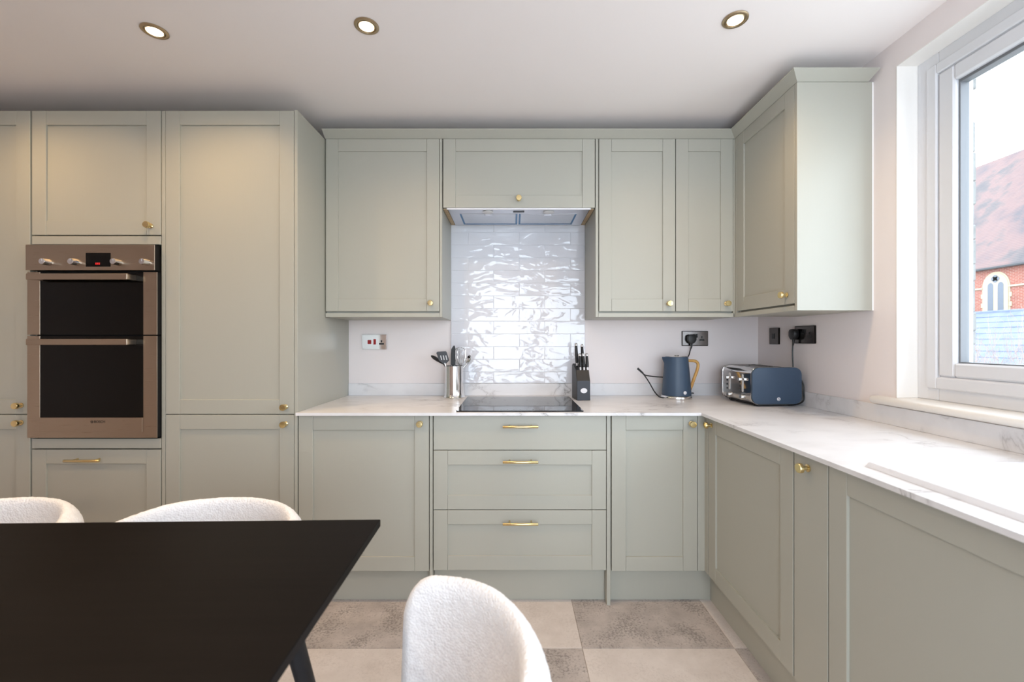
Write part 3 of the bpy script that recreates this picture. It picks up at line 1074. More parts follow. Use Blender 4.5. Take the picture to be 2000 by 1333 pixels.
# ------------------------------------------------------------------ tiled splashback
t = thing('splashback', 'white glossy brick-bond tile splashback behind the hob', 'splashback', (0, WY, 0.958))
TX0, TX1 = -0.369, 0.4345
obj('grout_bed', bx(TX0, TX1, -0.0088, -0.0005, 0.0, 1.93 - 0.958), M['grout'], t)
RH = 0.0761
ztop = 1.8627
random.seed(11)
for k in range(-1, 13):
    z1 = ztop - k * RH
    z0 = z1 - RH
    z1c, z0c = min(z1, 1.93), max(z0, 0.9585)
    if z1c - z0c < 0.008: continue
    j0 = (-0.2656 if k % 2 == 0 else -0.1135)
    step = 0.3065
    cuts = [TX0] + [j0 + i * step for i in range(-2, 4) if TX0 + 0.004 < j0 + i * step < TX1 - 0.004] + [TX1]
    for a, b_ in zip(cuts, cuts[1:]):
        g = 0.0008
        w2, h2 = (b_ - a) / 2 - g, (z1c - z0c) / 2 - g
        bm = bx(-w2, w2, -0.0042, 0.004, -h2, h2, 0.0013)
        o = obj('tile', bm, M['gloss_tile'], t)
        o.location = ((a + b_) / 2, -0.0062, (z0c + z1c) / 2 - 0.958)
        o.rotation_euler = (random.uniform(-0.008, 0.008), 0, random.uniform(-0.003, 0.003))

# ------------------------------------------------------------------ hob
t = thing('induction_hob', 'black glass induction hob set into the marble worktop', 'hob', (0.034, 1.99, WT))
prof = rrect(-0.294, 0.294, 0.0, 0.515, 0.006, 4)
obj('glass', prism(nobm(), prof, 'z', 0.0004, 0.0052, 0.0008, 1), M['hob_glass'], t)
bm = nobm()
for (cx, cy, r) in ((-0.15, 0.15, 0.09), (0.15, 0.15, 0.075), (-0.15, 0.36, 0.075), (0.15, 0.36, 0.105)):
    for s in (0, 1, 2, 3):
        a = s * PI / 2
        c_, s_ = math.cos(a), math.sin(a)
        p = Vector((cx + r * c_, cy + r * s_, 0))
        box(bm, p.x - 0.006, p.x + 0.006, p.y - 0.0006, p.y + 0.0006, 0.0053, 0.00545)
for k in range(7):
    box(bm, -0.09 + k * 0.03, -0.085 + k * 0.03, 0.03, 0.035, 0.0053, 0.00545)
o = obj('printed_marks', bm, M['grey_plastic'], t)
o['kind'] = 'stuff'

# ------------------------------------------------------------------ kettle
KX, KY = 0.933, 2.462
t = thing('kettle', 'matt navy electric kettle with a wooden handle and chrome base', 'kettle', (KX, KY, WT))
bm = nobm()
segs = 48
prof = [(0.0795, 0.020), (0.0795, 0.024), (0.078, 0.05), (0.0745, 0.10), (0.070, 0.15), (0.0655, 0.20), (0.0635, 0.225), (0.0625, 0.236)]
rings = []
for r, z in prof:
    ring_ = []
    for i in range(segs):
        a = 2 * PI * i / segs
        x, y = r * math.cos(a), r * math.sin(a)
        da = abs((a - PI + PI) % (2 * PI) - PI)
        k = max(0, 1 - da / 0.5) ** 1.3 * sstep(0.185, 0.236, z)
        x -= 0.020 * k
        ring_.append(bm.verts.new((x, y, z)))
    rings.append(ring_)
for k in range(len(rings) - 1):
    for i in range(segs):
        j = (i + 1) % segs
        bm.faces.new([rings[k][i], rings[k][j], rings[k + 1][j], rings[k + 1][i]])
bm.faces.new(list(reversed(rings[0])))
bm.faces.new(rings[-1])
obj('jug', bm, M['navy'], t, True)
bm = nobm()
lathe(bm, [(0.060, 0.2362), (0.061, 0.239), (0.058, 0.2405), (0.050, 0.241), (0.02, 0.2425), (0.004, 0.2425)], 40)
ld = obj('lid', bm, M['chrome'], t, True)
bm = nobm()
lathe(bm, [(0.012, 0.242), (0.014, 0.2465), (0.006, 0.248)], 20)
obj('lid_knob', bm, M['chrome'], ld, True)
bm = nobm()
lathe(bm, [(0.083, 0.0003), (0.084, 0.003), (0.084, 0.013), (0.080, 0.0185), (0.078, 0.0198)], 48)
obj('base', bm, M['chrome'], t, True)
bm = nobm()
tube(bm, [(0.058, 0, 0.214), (0.085, 0, 0.214), (0.108, 0, 0.211), (0.121, 0, 0.199), (0.122, 0, 0.180), (0.114, 0, 0.150), (0.101, 0, 0.115), (0.087, 0, 0.075), (0.077, 0, 0.050)], 0.0085, 12, 6)
obj('handle', bm, M['handle_wood'], t, True)
obj('switch', bx(0.076, 0.097, -0.009, 0.009, 0.026, 0.0335, 0.002), M['grey_plastic'], t)
ang = math.radians(-77)
bm = nobm()
lathe(bm, [(0.0095, 0), (0.0095, 0.002), (0.008, 0.003), (0.002, 0.003)], 24, Matrix.Translation((0.0792 * math.cos(ang), 0.0792 * math.sin(ang), 0.040)) @ Matrix.Rotation(ang + PI / 2, 4, 'Z') @ Matrix.Rotation(PI / 2, 4, 'X'))
bd = obj('badge', bm, M['badge'], t, True)
SOCK_Y = WY - 0.012
# cord: from the base, a tied loop at the left, then up behind the jug to the plug
bm = nobm()
tube(bm, [(-0.082, -0.02, 0.006), (-0.105, -0.02, 0.012), (-0.130, -0.015, 0.040), (-0.155, -0.005, 0.088), (-0.178, 0.0, 0.125), (-0.197, 0.0, 0.148)], 0.0033, 8)
tube(bm, [(-0.199, 0.004, 0.150), (-0.176, 0.008, 0.132), (-0.15, 0.02, 0.126), (-0.10, 0.045, 0.119), (-0.04, 0.09, 0.112), (0.0, 0.100, 0.10), (0.02, 0.104, 0.06), (0.03, 0.105, 0.004)], 0.0033, 8)
tube(bm, [(-0.221, 0.002, 0.170), (-0.211, 0.002, 0.162), (-0.197, 0.002, 0.149), (-0.190, 0.002, 0.143)], lambda u: 0.0062 - 0.0012 * u, 10)
obj('power_cord', bm, M['black_plastic'], t, True)


def plug(parent, x, z, y, R=None):
    """UK plug body, facing -y; x, z of its centre"""
    pts = [(-0.025, 0.010), (-0.020, 0.020), (-0.011, 0.025), (0.011, 0.025), (0.020, 0.020), (0.025, 0.010), (0.025, -0.010), (0.018, -0.021), (0.009, -0.030), (-0.009, -0.030), (-0.018, -0.021), (-0.025, -0.010)]
    bm = nobm()
    prism(bm, [(x + a, z + b_) for a, b_ in pts], 'y', y - 0.026, y, 0.004, 2)
    tube(bm, [(x, y - 0.014, z - 0.030), (x - 0.001, y - 0.014, z - 0.046), (x - 0.005, y - 0.014, z - 0.060)], lambda u: 0.0062 - 0.002 * u, 10, 4)
    if R is not None:
        bmesh.ops.transform(bm, matrix=R, verts=bm.verts)
    return obj('plug', bm, M['black_plastic'], parent, True)

PX, PZc = 1.068, 1.226
plug(t, PX - KX, PZc - WT, (WY - 0.0125) - KY)
bm = nobm()
tube(bm, [(PX - KX - 0.005, WY - KY - 0.0265, PZc - WT - 0.056), (PX - KX - 0.011, WY - KY - 0.028, PZc - WT - 0.075), (PX - KX - 0.026, WY - KY - 0.04, PZc - WT - 0.105), (PX - KX - 0.07, WY - KY - 0.05, PZc - WT - 0.16)], 0.0033, 8)
obj('power_cord', bm, M['black_plastic'], t, True)

# ------------------------------------------------------------------ toaster
TXo, TYo, TR = 1.184, 2.138, math.radians(3.0)
t = thing('toaster', 'four-slice chrome toaster with a matt navy front panel, in the corner', 'toaster', (TXo, TYo, WT), TR)
TW, TD, TH = 0.258, 0.29, 0.186
fz = 0.010
bm = nobm()
prism(bm, rrect(0.003, TW - 0.003, fz + 0.003, fz + TH - 0.004, 0.036, 8), 'y', 0.0145, TD - 0.0145)
body = obj('body', bm, M['chrome'], t, True)
for y0, y1 in ((0.011, 0.0145), (TD - 0.0145, TD - 0.011)):
    obj('rim', prism(nobm(), rrect(0.0, TW, fz, fz + TH, 0.038, 8), 'y', y0, y1, 0.001, 1), M['chrome'], t, True)
for y0, y1 in ((0.0, 0.011), (TD - 0.011, TD)):
    pn = obj('side_panel', prism(nobm(), rrect(0.002, TW - 0.002, fz + 0.002, fz + TH - 0.002, 0.036, 8), 'y', y0, y1, 0.003, 3), M['navy'], t, True)
    if y0 == 0.0:
        bm = nobm()
        lathe(bm, [(0.0088, 0), (0.0088, 0.0012), (0.008, 0.0018), (0.002, 0.0018)], 24, Matrix.Translation((0.136, 0.0003, fz + 0.028)) @ Matrix.Rotation(PI / 2, 4, 'X'))
        bd = obj('badge', bm, M['badge'], pn, True)
        # interlocked curve emblem on the badge
        bm = nobm()
        e = [(0.0035, 0.0045), (0.0, 0.006), (-0.0035, 0.0042), (-0.003, 0.001), (0.003, -0.001), (0.0035, -0.0042), (0.0, -0.006), (-0.0035, -0.0045)]
        tube(bm, [(0.136 + a, -0.0017, fz + 0.028 + b_) for a, b_ in e], 0.0009, 6, 4)
        obj('badge_emblem', bm, M['navy'], pn, True)
for y0 in (0.055, 0.165):
    bm = nobm()
    prism(bm, rrect(0.04, TW - 0.04, y0, y0 + 0.032, 0.006), 'z', fz + TH - 0.006, fz + TH - 0.0036)
    obj('slot', bm, M['black_gap'], t)
    bm = nobm()
    prism(bm, rrect(0.04, TW - 0.04, y0 + 0.040, y0 + 0.072, 0.006), 'z', fz + TH - 0.006, fz + TH - 0.0036)
    obj('slot', bm, M['black_gap'], t)
for k, yc in enumerate((0.085, 0.205)):
    # lever track, lever, dial and buttons on the chrome end
    tr = obj('lever_track', prism(nobm(), rrect(yc - 0.006, yc + 0.006, fz + 0.055, fz + 0.145, 0.004), 'x', 0.0012, 0.0032), M['lamp_lens'], t)
    lv = obj('lever', bx(-0.022, 0.002, yc - 0.011, yc + 0.011, fz + 0.112, fz + 0.128, 0.004, 2), M['chrome'], t, True)
    bm = nobm()
    lathe(bm, [(0.014, 0.0), (0.014, 0.010), (0.012, 0.013), (0.003, 0.013)], 24, Matrix.Translation((0.003, yc, fz + 0.028)) @ Matrix.Rotation(-PI / 2, 4, 'Y'))
    obj('dial', bm, M['chrome'], t, True)
    for m in range(3):
        bm = nobm()
        lathe(bm, [(0.0045, 0.0), (0.0045, 0.003), (0.002, 0.0035)], 14, Matrix.Translation((0.003, yc + 0.024, fz + 0.060 + m * 0.022)) @ Matrix.Rotation(-PI / 2, 4, 'Y'))
        obj('button', bm, M['grey_plastic'], t, True)
for fx in (0.045, TW - 0.045):
    for fy in (0.04, TD - 0.04):
        obj('foot', lathe(nobm(), [(0.011, 0.0004), (0.012, 0.003), (0.012, fz + 0.004)], 16, Matrix.Translation((fx, fy, 0))), M['black_plastic'], t, True)
obj('base_plate', bx(0.036, TW - 0.036, 0.02, TD - 0.02, 0.004, fz + 0.0035), M['black_plastic'], t)
bm = nobm()
tube(bm, [(TW - 0.004, 0.09, 0.135), (TW + 0.012, 0.05, 0.138), (TW + 0.024, 0.03, 0.115), (TW + 0.022, 0.02, 0.065), (TW + 0.010, 0.01, 0.025), (TW - 0.03, 0.02, 0.006), (TW - 0.08, 0.06, 0.0045), (TW - 0.10, 0.12, 0.0045)], 0.0036, 8)
obj('power_cord', bm, M['black_plastic'], t, True)
# plug in the socket on the window wall, cord hanging behind the toaster (built in world axes, then into the toaster's frame)
inv = (Matrix.Translation((TXo, TYo, WT)) @ Matrix.Rotation(TR, 4, 'Z')).inverted()
PYt, PZt = 2.236, 1.248
Rw = Matrix.Translation((WX - 0.012, PYt, PZt)) @ Matrix.Rotation(-PI / 2, 4, 'Z')
plug(t, 0, 0, 0, inv @ Rw)
bm = nobm()
tube(bm, [(WX - 0.026, PYt + 0.005, PZt - 0.056), (WX - 0.027, PYt + 0.006, PZt - 0.10), (WX - 0.026, PYt + 0.004, PZt - 0.17), (WX - 0.026, PYt + 0.006, PZt - 0.24), (WX - 0.030, PYt + 0.01, PZt - 0.30)], 0.0036, 8)
bmesh.ops.transform(bm, matrix=inv, verts=bm.verts)
obj('power_cord', bm, M['black_plastic'], t, True)

# ------------------------------------------------------------------ sockets and switches
def face_plate(name, label, loc, rz, w, h, mat, edge, cat='socket'):
    """plate centred at loc on a wall; local -y points into the room"""
    s = thing(name, label, cat, loc, rz)
    bm = nobm()
    prism(bm, rrect(-w / 2, w / 2, -h / 2, h / 2, 0.003, 3), 'y', -0.007, -0.0003)
    obj('back_frame', bm, edge, s)
    bm = nobm()
    prism(bm, rrect(-w / 2 + 0.003, w / 2 - 0.003, -h / 2 + 0.003, h / 2 - 0.003, 0.002, 3), 'y', -0.0095, -0.0068, 0.0008, 1)
    obj('plate', bm, mat, s)
    return s


def pins(s, x, z):
    bm = nobm()
    box(bm, x - 0.004, x + 0.004, -0.0102, -0.0094, z + 0.002, z + 0.015)
    box(bm, x - 0.0145, x + 0.0145, -0.0101, -0.0094, z - 0.012, z - 0.002)
    obj('pin_holes', bm, M['black_plastic'], s)


def rocker(s, x, z, mat, w=0.011, h=0.018):
    bm = nobm()
    prism(bm, [(-0.0094, z - h / 2), (-0.0125, z - h / 2), (-0.0105, z), (-0.0115, z + h / 2), (-0.0094, z + h / 2)], 'x', x - w / 2, x + w / 2)
    obj('rocker_switch', bm, mat, s)


s = face_plate('cooker_switch', 'polished chrome cooker switch and socket with red rockers', (-0.829, WY, 1.2055), 0, 0.147, 0.089, M['chrome'], M['chrome'])
obj('neon', bx(-0.040, -0.018, -0.0115, -0.0094, -0.012, 0.012, 0.001), M['red_plastic'], s)
rocker(s, 0.003, 0.001, M['red_plastic'], 0.015, 0.032)
pins(s, 0.043, -0.004)
s = face_plate('double_socket', 'dark nickel double socket above the kettle', (1.0955, WY, 1.227), 0, 0.157, 0.0895, M['nickel'], M['dark_nickel'])
rocker(s, -0.006, 0.016, M['black_plastic'], 0.012, 0.022)
rocker(s, 0.008, 0.016, M['black_plastic'], 0.012, 0.022)
pins(s, 0.040, -0.002)
s = face_plate('switched_outlet', 'small dark nickel single plate on the window wall, nearest the corner', (WX, 2.434, 1.239), RZ, 0.088, 0.092, M['nickel'], M['dark_nickel'], 'switch')
obj('rocker_switch', bx(-0.012, 0.012, -0.0115, -0.0094, -0.015, 0.015, 0.001), M['black_plastic'], s)
s = face_plate('double_socket', 'dark nickel double socket on the window wall above the toaster', (WX, 2.180, 1.243), RZ, 0.150, 0.0895, M['nickel'], M['dark_nickel'])
rocker(s, -0.006, 0.016, M['black_plastic'], 0.012, 0.022)
rocker(s, 0.008, 0.016, M['black_plastic'], 0.012, 0.022)
pins(s, 0.042, -0.002)

# ------------------------------------------------------------------ utensils
UX, UY = -0.337, 2.505
bm = nobm()
lathe(bm, [(0.062, 0.0004), (0.0625, 0.004), (0.058, 0.010), (0.0545, 0.022), (0.053, 0.05), (0.053, 0.182), (0.0515, 0.183), (0.0515, 0.05), (0.05, 0.012), (0.005, 0.010)], 48)
o = tag(obj('utensil_pot', bm, M['chrome'], None, True), 'polished steel utensil pot left of the hob', 'pot')
o.location = (UX, UY, WT)

def utensil(name, label):
    return thing(name, label, 'utensil', (UX, UY, WT))
# slotted turner
t = utensil('slotted_turner', 'grey slotted turner leaning left in the steel pot')
bm = nobm()
ys0 = -0.022
out = [(-0.100, 0.258), (-0.094, 0.265), (-0.046, 0.268), (-0.040, 0.262), (-0.026, 0.215), (-0.045, 0.196), (-0.062, 0.196), (-0.085, 0.215)]
prism(bm, out, 'y', ys0 - 0.0015, ys0 + 0.0015, 0.0005, 1)
bl = obj('blade', bm, M['grey_plastic'], t)
for k in range(3):
    a = -0.078 + k * 0.015
    obj('slot', prism(nobm(), [(a, 0.243), (a + 0.005, 0.244), (a + 0.011, 0.218), (a + 0.006, 0.217)], 'y', ys0 - 0.0018, ys0 + 0.0018), M['lamp_lens'], bl)
bm = nobm()
tube(bm, [(-0.052, ys0, 0.200), (-0.036, ys0 + 0.003, 0.150), (-0.010, ys0 + 0.012, 0.07), (0.004, ys0 + 0.016, 0.025)], 0.004, 10)
obj('shaft', bm, M['chrome'], t, True)
# black spoon reaching far left
t = utensil('serving_spoon', 'black serving spoon tipped furthest left out of the steel pot')
bm = nobm()
tube(bm, [(-0.135, 0.0, 0.241), (-0.122, 0.0, 0.233), (-0.100, 0.0, 0.220), (-0.075, 0.0, 0.203), (-0.058, 0.0, 0.188)], lambda u: 0.003 + 0.013 * math.sin(PI * min(1, u * 1.05 + 0.02)) ** 0.8, 12, 6, 0.5)
obj('bowl', bm, M['black_plastic'], t, True)
bm = nobm()
tube(bm, [(-0.060, 0.0, 0.192), (-0.044, 0.0, 0.165), (-0.012, 0.0, 0.09), (0.014, 0.0, 0.022)], 0.0045, 10)
obj('shaft', bm, M['black_plastic'], t, True)
# black upright spatula
t = utensil('spatula', 'upright black pointed spatula in the middle of the steel pot')
bm = nobm()
prism(bm, [(-0.016, 0.190), (0.011, 0.190), (0.010, 0.235), (0.010, 0.285), (0.007, 0.299), (0.003, 0.302), (-0.006, 0.292), (-0.013, 0.278), (-0.015, 0.25)], 'y', -0.035, -0.031, 0.001, 1)
obj('blade', bm, M['black_plastic'], t)
bm = nobm()
tube(bm, [(-0.003, -0.033, 0.195), (-0.002, -0.030, 0.15), (0.002, -0.022, 0.07), (0.004, -0.018, 0.022)], 0.0045, 10)
obj('shaft', bm, M['black_plastic'], t, True)
# balloon whisk
t = utensil('balloon_whisk', 'wire balloon whisk standing in the steel pot')
for k in range(7):
    a = PI * k / 7
    c_, s_ = math.cos(a), math.sin(a)
    pts = []
    for q in range(13):
        u = q / 12 * 2 - 1
        r = 0.030 * math.sin(PI * (1 - abs(u)) ** 0.8 * 0.5) if False else 0.030 * math.cos(u * PI / 2) ** 0.0001
        th = PI * (q / 12)
        rr = 0.031 * math.sin(th) ** 0.9 if 0 < q < 12 else 0.003
        zz = 0.178 + 0.112 * (0.5 - 0.5 * math.cos(2 * th)) ** 0.55
        sgn = -1 if q < 6 else 1
        if q == 6: rr = 0.0
        else: rr = 0.031 * min(1.0, math.sin(th * 2 if q < 6 else (PI - th) * 2) + (0.15 if 0 < q < 12 else 0))
        pts.append((0.036 + sgn * rr * c_, -0.018 + sgn * rr * s_, zz))
    bm = nobm()
    tube(bm, pts, 0.0009, 6, 4)
    obj('wire', bm, M['chrome'], t, True)
bm = nobm()
tube(bm, [(0.036, -0.018, 0.182), (0.031, -0.015, 0.14), (0.02, -0.008, 0.05), (0.016, -0.004, 0.022)], lambda u: 0.004 + 0.003 * u, 10)
obj('shaft', bm, M['chrome'], t, True)
# steel ladle
t = utensil('ladle', 'polished steel ladle bowl at the right of the utensil pot')
bm = nobm()
lathe(bm, [(0.003, -0.022), (0.015, -0.019), (0.024, -0.011), (0.0285, 0.0), (0.0275, 0.0), (0.022, -0.009), (0.013, -0.016), (0.003, -0.019)], 28, Matrix.Translation((0.078, 0.030, 0.218)) @ Matrix.Rotation(math.radians(-68), 4, 'Y') @ Matrix.Rotation(0.5, 4, 'X'))
obj('bowl', bm, M['chrome'], t, True)
bm = nobm()
tube(bm, [(0.070, 0.030, 0.196), (0.046, 0.02, 0.16), (0.03, 0.008, 0.08), (0.02, 0.004, 0.022)], 0.0035, 10)
obj('shaft', bm, M['chrome'], t, True)

# ------------------------------------------------------------------ knife block and knives
BX0, BY0 = 0.390, 2.37
BR = math.radians(5)
t = thing('knife_block', 'black knife block with slate front panel and oval badge, right of the hob', 'knife block', (BX0, BY0, WT), BR)
bm = nobm()
prism(bm, [(0.004, 0.0004), (0.004, 0.108), (0.030, 0.165), (0.105, 0.198), (0.125, 0.190), (0.125, 0.0004)], 'x', -0.037, 0.037, 0.0015, 1)
obj('body', bm, M['black_plastic'], t)
obj('front_panel', bx(-0.0365, 0.0365, 0.0, 0.0038, 0.0006, 0.108, 0.0008), M['slate'], t)
bm = nobm()
prism(bm, [(0.001 + 0.0185 * math.cos(2 * PI * k / 28), 0.054 + 0.0135 * math.sin(2 * PI * k / 28)) for k in range(28)], 'y', -0.0012, 0.0002)
obj('badge', bm, M['badge'], t)
def knife(label, x, y, z0, L, lean):
    """handle rises from z0, blade runs down into the block"""
    k = thing('kitchen_knife', label, 'knife', (BX0, BY0, WT), BR, 'knives in the block')
    def P(s, dx=0.0): return (x + dx, y + s * math.sin(lean), z0 + s * math.cos(lean))
    bm = nobm()
    tube(bm, [P(0.012), P(0.03), P(L * 0.5), P(L - 0.016)], lambda u: 0.0068 + 0.0022 * math.sin(PI * (0.15 + 0.8 * u)), 12, 5)
    obj('handle', bm, M['black_plastic'], k, True)
    bm = nobm()
    tube(bm, [P(L - 0.017), P(L - 0.010), P(L - 0.004), P(L)], lambda u: 0.0086 * math.sqrt(max(0.05, 1 - u ** 3)), 12, 4)
    obj('end_cap', bm, M['chrome'], k, True)
    bm = nobm()
    tube(bm, [P(-0.004), P(0.004), P(0.013)], 0.0062, 12, 3)
    obj('bolster', bm, M['chrome'], k, True)
    return k
lean = math.radians(12)
knife('long knife at the left of the block, tallest of the five', -0.019, 0.075, 0.190, 0.128, lean)
knife('long knife at the back of the block, second tallest, right of the tallest', 0.016, 0.080, 0.190, 0.122, lean)
knife('short knife at the front left of the black block', -0.010, 0.034, 0.168, 0.092, lean)
knife('short knife at the front middle of the black block', 0.010, 0.034, 0.168, 0.092, lean)
knife('short knife at the front right of the black block', 0.030, 0.034, 0.168, 0.092, lean)

# ------------------------------------------------------------------ dining table
t = thing('dining_table', 'black wooden dining table with splayed round legs, in the foreground', 'table', (-0.341, 1.117, 0), math.radians(1.4))
TL, TWd = 1.62, 0.82
bm = nobm()
prism(bm, [(-TL, -TWd), (0, -TWd), (0, 0), (-TL, 0)], 'z', 0.731, 0.75, 0.0015, 1)
obj('tabletop', bm, M['table'], t)
bm = nobm()
box(bm, -TL + 0.2, -0.2, -0.2, -0.175, 0.665, 0.7305)
box(bm, -TL + 0.2, -0.2, -TWd + 0.175, -TWd + 0.2, 0.665, 0.7305)
box(bm, -TL + 0.175, -TL + 0.2, -TWd + 0.175, -0.175, 0.665, 0.7305)
box(bm, -0.2, -0.175, -TWd + 0.175, -0.175, 0.665, 0.7305)
obj('apron', bm, M['black_metal'], t)
for sx, sy in ((0, 0), (1, 0), (0, 1), (1, 1)):
    px = -0.186 if sx == 0 else -TL + 0.186
    py = -0.172 if sy == 0 else -TWd + 0.172
    dx = 0.150 if sx == 0 else -0.150
    dy = 0.075 if sy == 0 else -0.075
    bm = nobm()
    tube(bm, [(px, py, 0.7305), (px + dx * 0.5, py + dy * 0.5, 0.365), (px + dx, py + dy, 0.0)], lambda u: 0.0225 - 0.009 * u, 20, 4)
    for v in bm.verts:
        v.co.z = min(max(v.co.z, 0.0002), 0.7305)
    obj('leg', bm, M['black_metal'], t, True)

# ------------------------------------------------------------------ tub chairs
def make_shell():
    bm = nobm()
    NP, NS = 210, 120
    PHM = math.radians(96)
    zb = 0.40
    rows = []
    for i in range(NP + 1):
        u = i / NP * 2 - 1
        ph = u * PHM
        au = abs(u)
        ztop = 0.724 - 0.022 * sstep(0.4, 0.95, au)
        # rounded ends
        endk = math.sqrt(max(0.0, 1 - (max(0.0, (au - 0.94) / 0.06)) ** 2))
        endk = max(endk, 0.02)
        th = 0.048 * endk
        cor = math.sqrt(max(0.0, 1 - (max(0.0, (au - 0.80) / 0.20)) ** 2.4))
        zt = 0.56 + (ztop - 0.56) * cor
        row = []
        H = zt - zb
        ca = th * 1.1
        for k in range(NS):
            # stadium section: up the outside, over the rounded rim, down the inside
            s = k / NS
            if s < 0.40:
                q = s / 0.40
                z = zb + q * (H - ca)
                d = 0.0
            elif s < 0.60:
                q = (s - 0.40) / 0.20
                a = q * PI
                z = zt - ca + math.sin(a) * ca
                d = th / 2 - math.cos(a) * th / 2
            else:
                q = (s - 0.60) / 0.40
                z = zt - ca - q * (H - ca)
                d = th
            zz = (z - zb) / 0.33
            # egg-shaped barrel: full at the waist, tucked in at the foot, slightly in at the rim
            sc = 0.80 + 0.26 * math.sin(PI * min(1.0, 0.12 + 0.62 * zz)) - 0.045 * max(0, zz - 0.55)
            rx, ry = 0.292 * sc, 0.272 * sc
            x = math.sin(ph) * (rx - d)
            y = math.cos(ph) * (ry - d)
            row.append(Vector((x, y, z)))
        rows.append(row)
    def dis(p):
        nn = noise.noise(p * 95) * 0.0016 + noise.noise(p * 210 + Vector((3, 1, 7))) * 0.0012
        return p * 1.0 + Vector((p.x, p.y, (p.z - 0.5) * 1.2)).normalized() * nn
    V = [[bm.verts.new(dis(p)) for p in r] for r in rows]
    for i in range(NP):
        for k in range(NS):
            j = (k + 1) % NS
            bm.faces.new([V[i][k], V[i + 1][k], V[i + 1][j], V[i][j]])
    bm.faces.new(V[0])
    bm.faces.new(list(reversed(V[-1])))
    bmesh.ops.recalc_face_normals(bm, faces=bm.faces[:])
    return bm

def make_seat():
    bm = nobm()
    NA = 96
    prof = [(0.02, 0.395), (0.17, 0.395), (0.200, 0.402), (0.213, 0.425), (0.214, 0.450), (0.205, 0.472), (0.18, 0.482), (0.10, 0.486), (0.01, 0.487)]
    rings = []
    for r, z in prof:
        rings.append([bm.verts.new((r * 1.06 * math.cos(2 * PI * k / NA), r * math.sin(2 * PI * k / NA) * 1.05 - 0.012, z)) for k in range(NA)])
    for a, b_ in zip(rings, rings[1:]):
        for k in range(NA):
            j = (k + 1) % NA
            bm.faces.new([a[k], a[j], b_[j], b_[k]])
    bm.faces.new(list(reversed(rings[0])))
    bm.faces.new(rings[-1])
    bmesh.ops.recalc_face_normals(bm, faces=bm.faces[:])
    return bm

def make_chair(label, loc, rz):
    """front of the chair is local -y"""
    c = thing('tub_chair', label, 'chair', loc, rz, 'boucle chairs around the table')
    obj('shell', make_shell(), M['boucle'], c, True)
    obj('seat', make_seat(), M['boucle'], c, True)
    bm = nobm()
    lathe(bm, [(0.02, 0.375), (0.15, 0.378), (0.155, 0.386), (0.15, 0.394), (0.02, 0.394)], 32)
    obj('swivel_plate', bm, M['black_metal'], c, True)
    for sx in (-1, 1):
        for sy in (-1, 1):
            bm = nobm()
            tube(bm, [(sx * 0.10, sy * 0.10, 0.378), (sx * 0.15, sy * 0.15, 0.19), (sx * 0.20, sy * 0.20, 0.0)], lambda u: 0.014 - 0.005 * u, 14, 4)
            for v in bm.verts: v.co.z = max(v.co.z, 0.0002)
            obj('leg', bm, M['black_metal'], c, True)
    return c

def copy_thing(src, label, loc, rz):
    r = src.copy()
    COL.objects.link(r)
    r.location = loc
    r.rotation_euler = (0, 0, rz)
    r['label'] = label
    for ch in list(src.children):
        c = ch.copy()
        COL.objects.link(c)
        c.parent = r
    return r

# facing angle: front (-y) rotated by rz
ch = make_chair('cream boucle tub chair in the foreground, at the end of the table', (-0.217, 0.668, 0), math.radians(-90))
copy_thing(ch, 'cream boucle tub chair behind the table, in front of the tall cabinets', (-0.855, 1.105, 0), math.radians(-6))
copy_thing(ch, 'cream boucle tub chair at the left picture edge, below the oven', (-1.505, 1.105, 0), math.radians(3))

# ------------------------------------------------------------------ ceiling downlights
def downlight(label, x, y):
    t = thing('downlight', label, 'downlight', (x, y, CZ), 0, 'recessed ceiling downlights')
    bm = nobm()
    lathe(bm, [(0.033, -0.0005), (0.044, -0.0005), (0.044, -0.003), (0.041, -0.0055), (0.036, -0.006), (0.033, -0.005), (0.031, -0.0015), (0.031, -0.0005)], 40, None, False)
    obj('bezel', bm, M['downlight'], t, True)
    bm = nobm()
    lathe(bm, [(0.0315, -0.001), (0.0315, -0.004), (0.029, -0.006), (0.0262, -0.0045), (0.0262, -0.001)], 40, None, False)
    obj('gimbal', bm, M['downlight'], t, True)
    bm = nobm()
    lathe(bm, [(0.026, -0.0008), (0.026, -0.0032), (0.02, -0.0042), (0.002, -0.0046)], 32)
    obj('lamp', bm, M['lamp'], t, True)
    d = bpy.data.lights.new('downlight_beam', 'SPOT')
    d.energy = LAMP_W
    d.color = (1.0, 0.67, 0.34)
    d.spot_size = math.radians(150)
    d.spot_blend = 1.0
    d.shadow_soft_size = 0.024
    l = bpy.data.objects.new('downlight_beam', d)
    COL.objects.link(l)
    l.parent = t
    l.location = (0, 0, -0.012)
def added_downlight(x, y):
    # out-of-view lamps added to brighten the left side: pieces of the ceiling
    cl = bpy.data.objects['ceiling']
    bm = nobm()
    lathe(bm, [(0.033, -0.0005), (0.044, -0.0005), (0.044, -0.003), (0.041, -0.0055), (0.036, -0.006), (0.027, -0.005), (0.0262, -0.0005)], 32, Matrix.Translation((x, y, CZ)), False)
    r = obj('added_downlight_bezel', bm, M['downlight'], cl, True)
    bm = nobm()
    lathe(bm, [(0.026, -0.0008), (0.026, -0.0032), (0.02, -0.0042), (0.002, -0.0046)], 32, Matrix.Translation((x, y, CZ)))
    obj('lamp', bm, M['lamp'], r, True)
    d = bpy.data.lights.new('downlight_beam', 'SPOT')
    d.energy = LAMP_W
    d.color = (1.0, 0.67, 0.34)
    d.spot_size = math.radians(150)
    d.spot_blend = 1.0
    d.shadow_soft_size = 0.024
    l = bpy.data.objects.new('downlight_beam', d)
    COL.objects.link(l)
    l.parent = cl
    l.location = (x, y, CZ - 0.012)
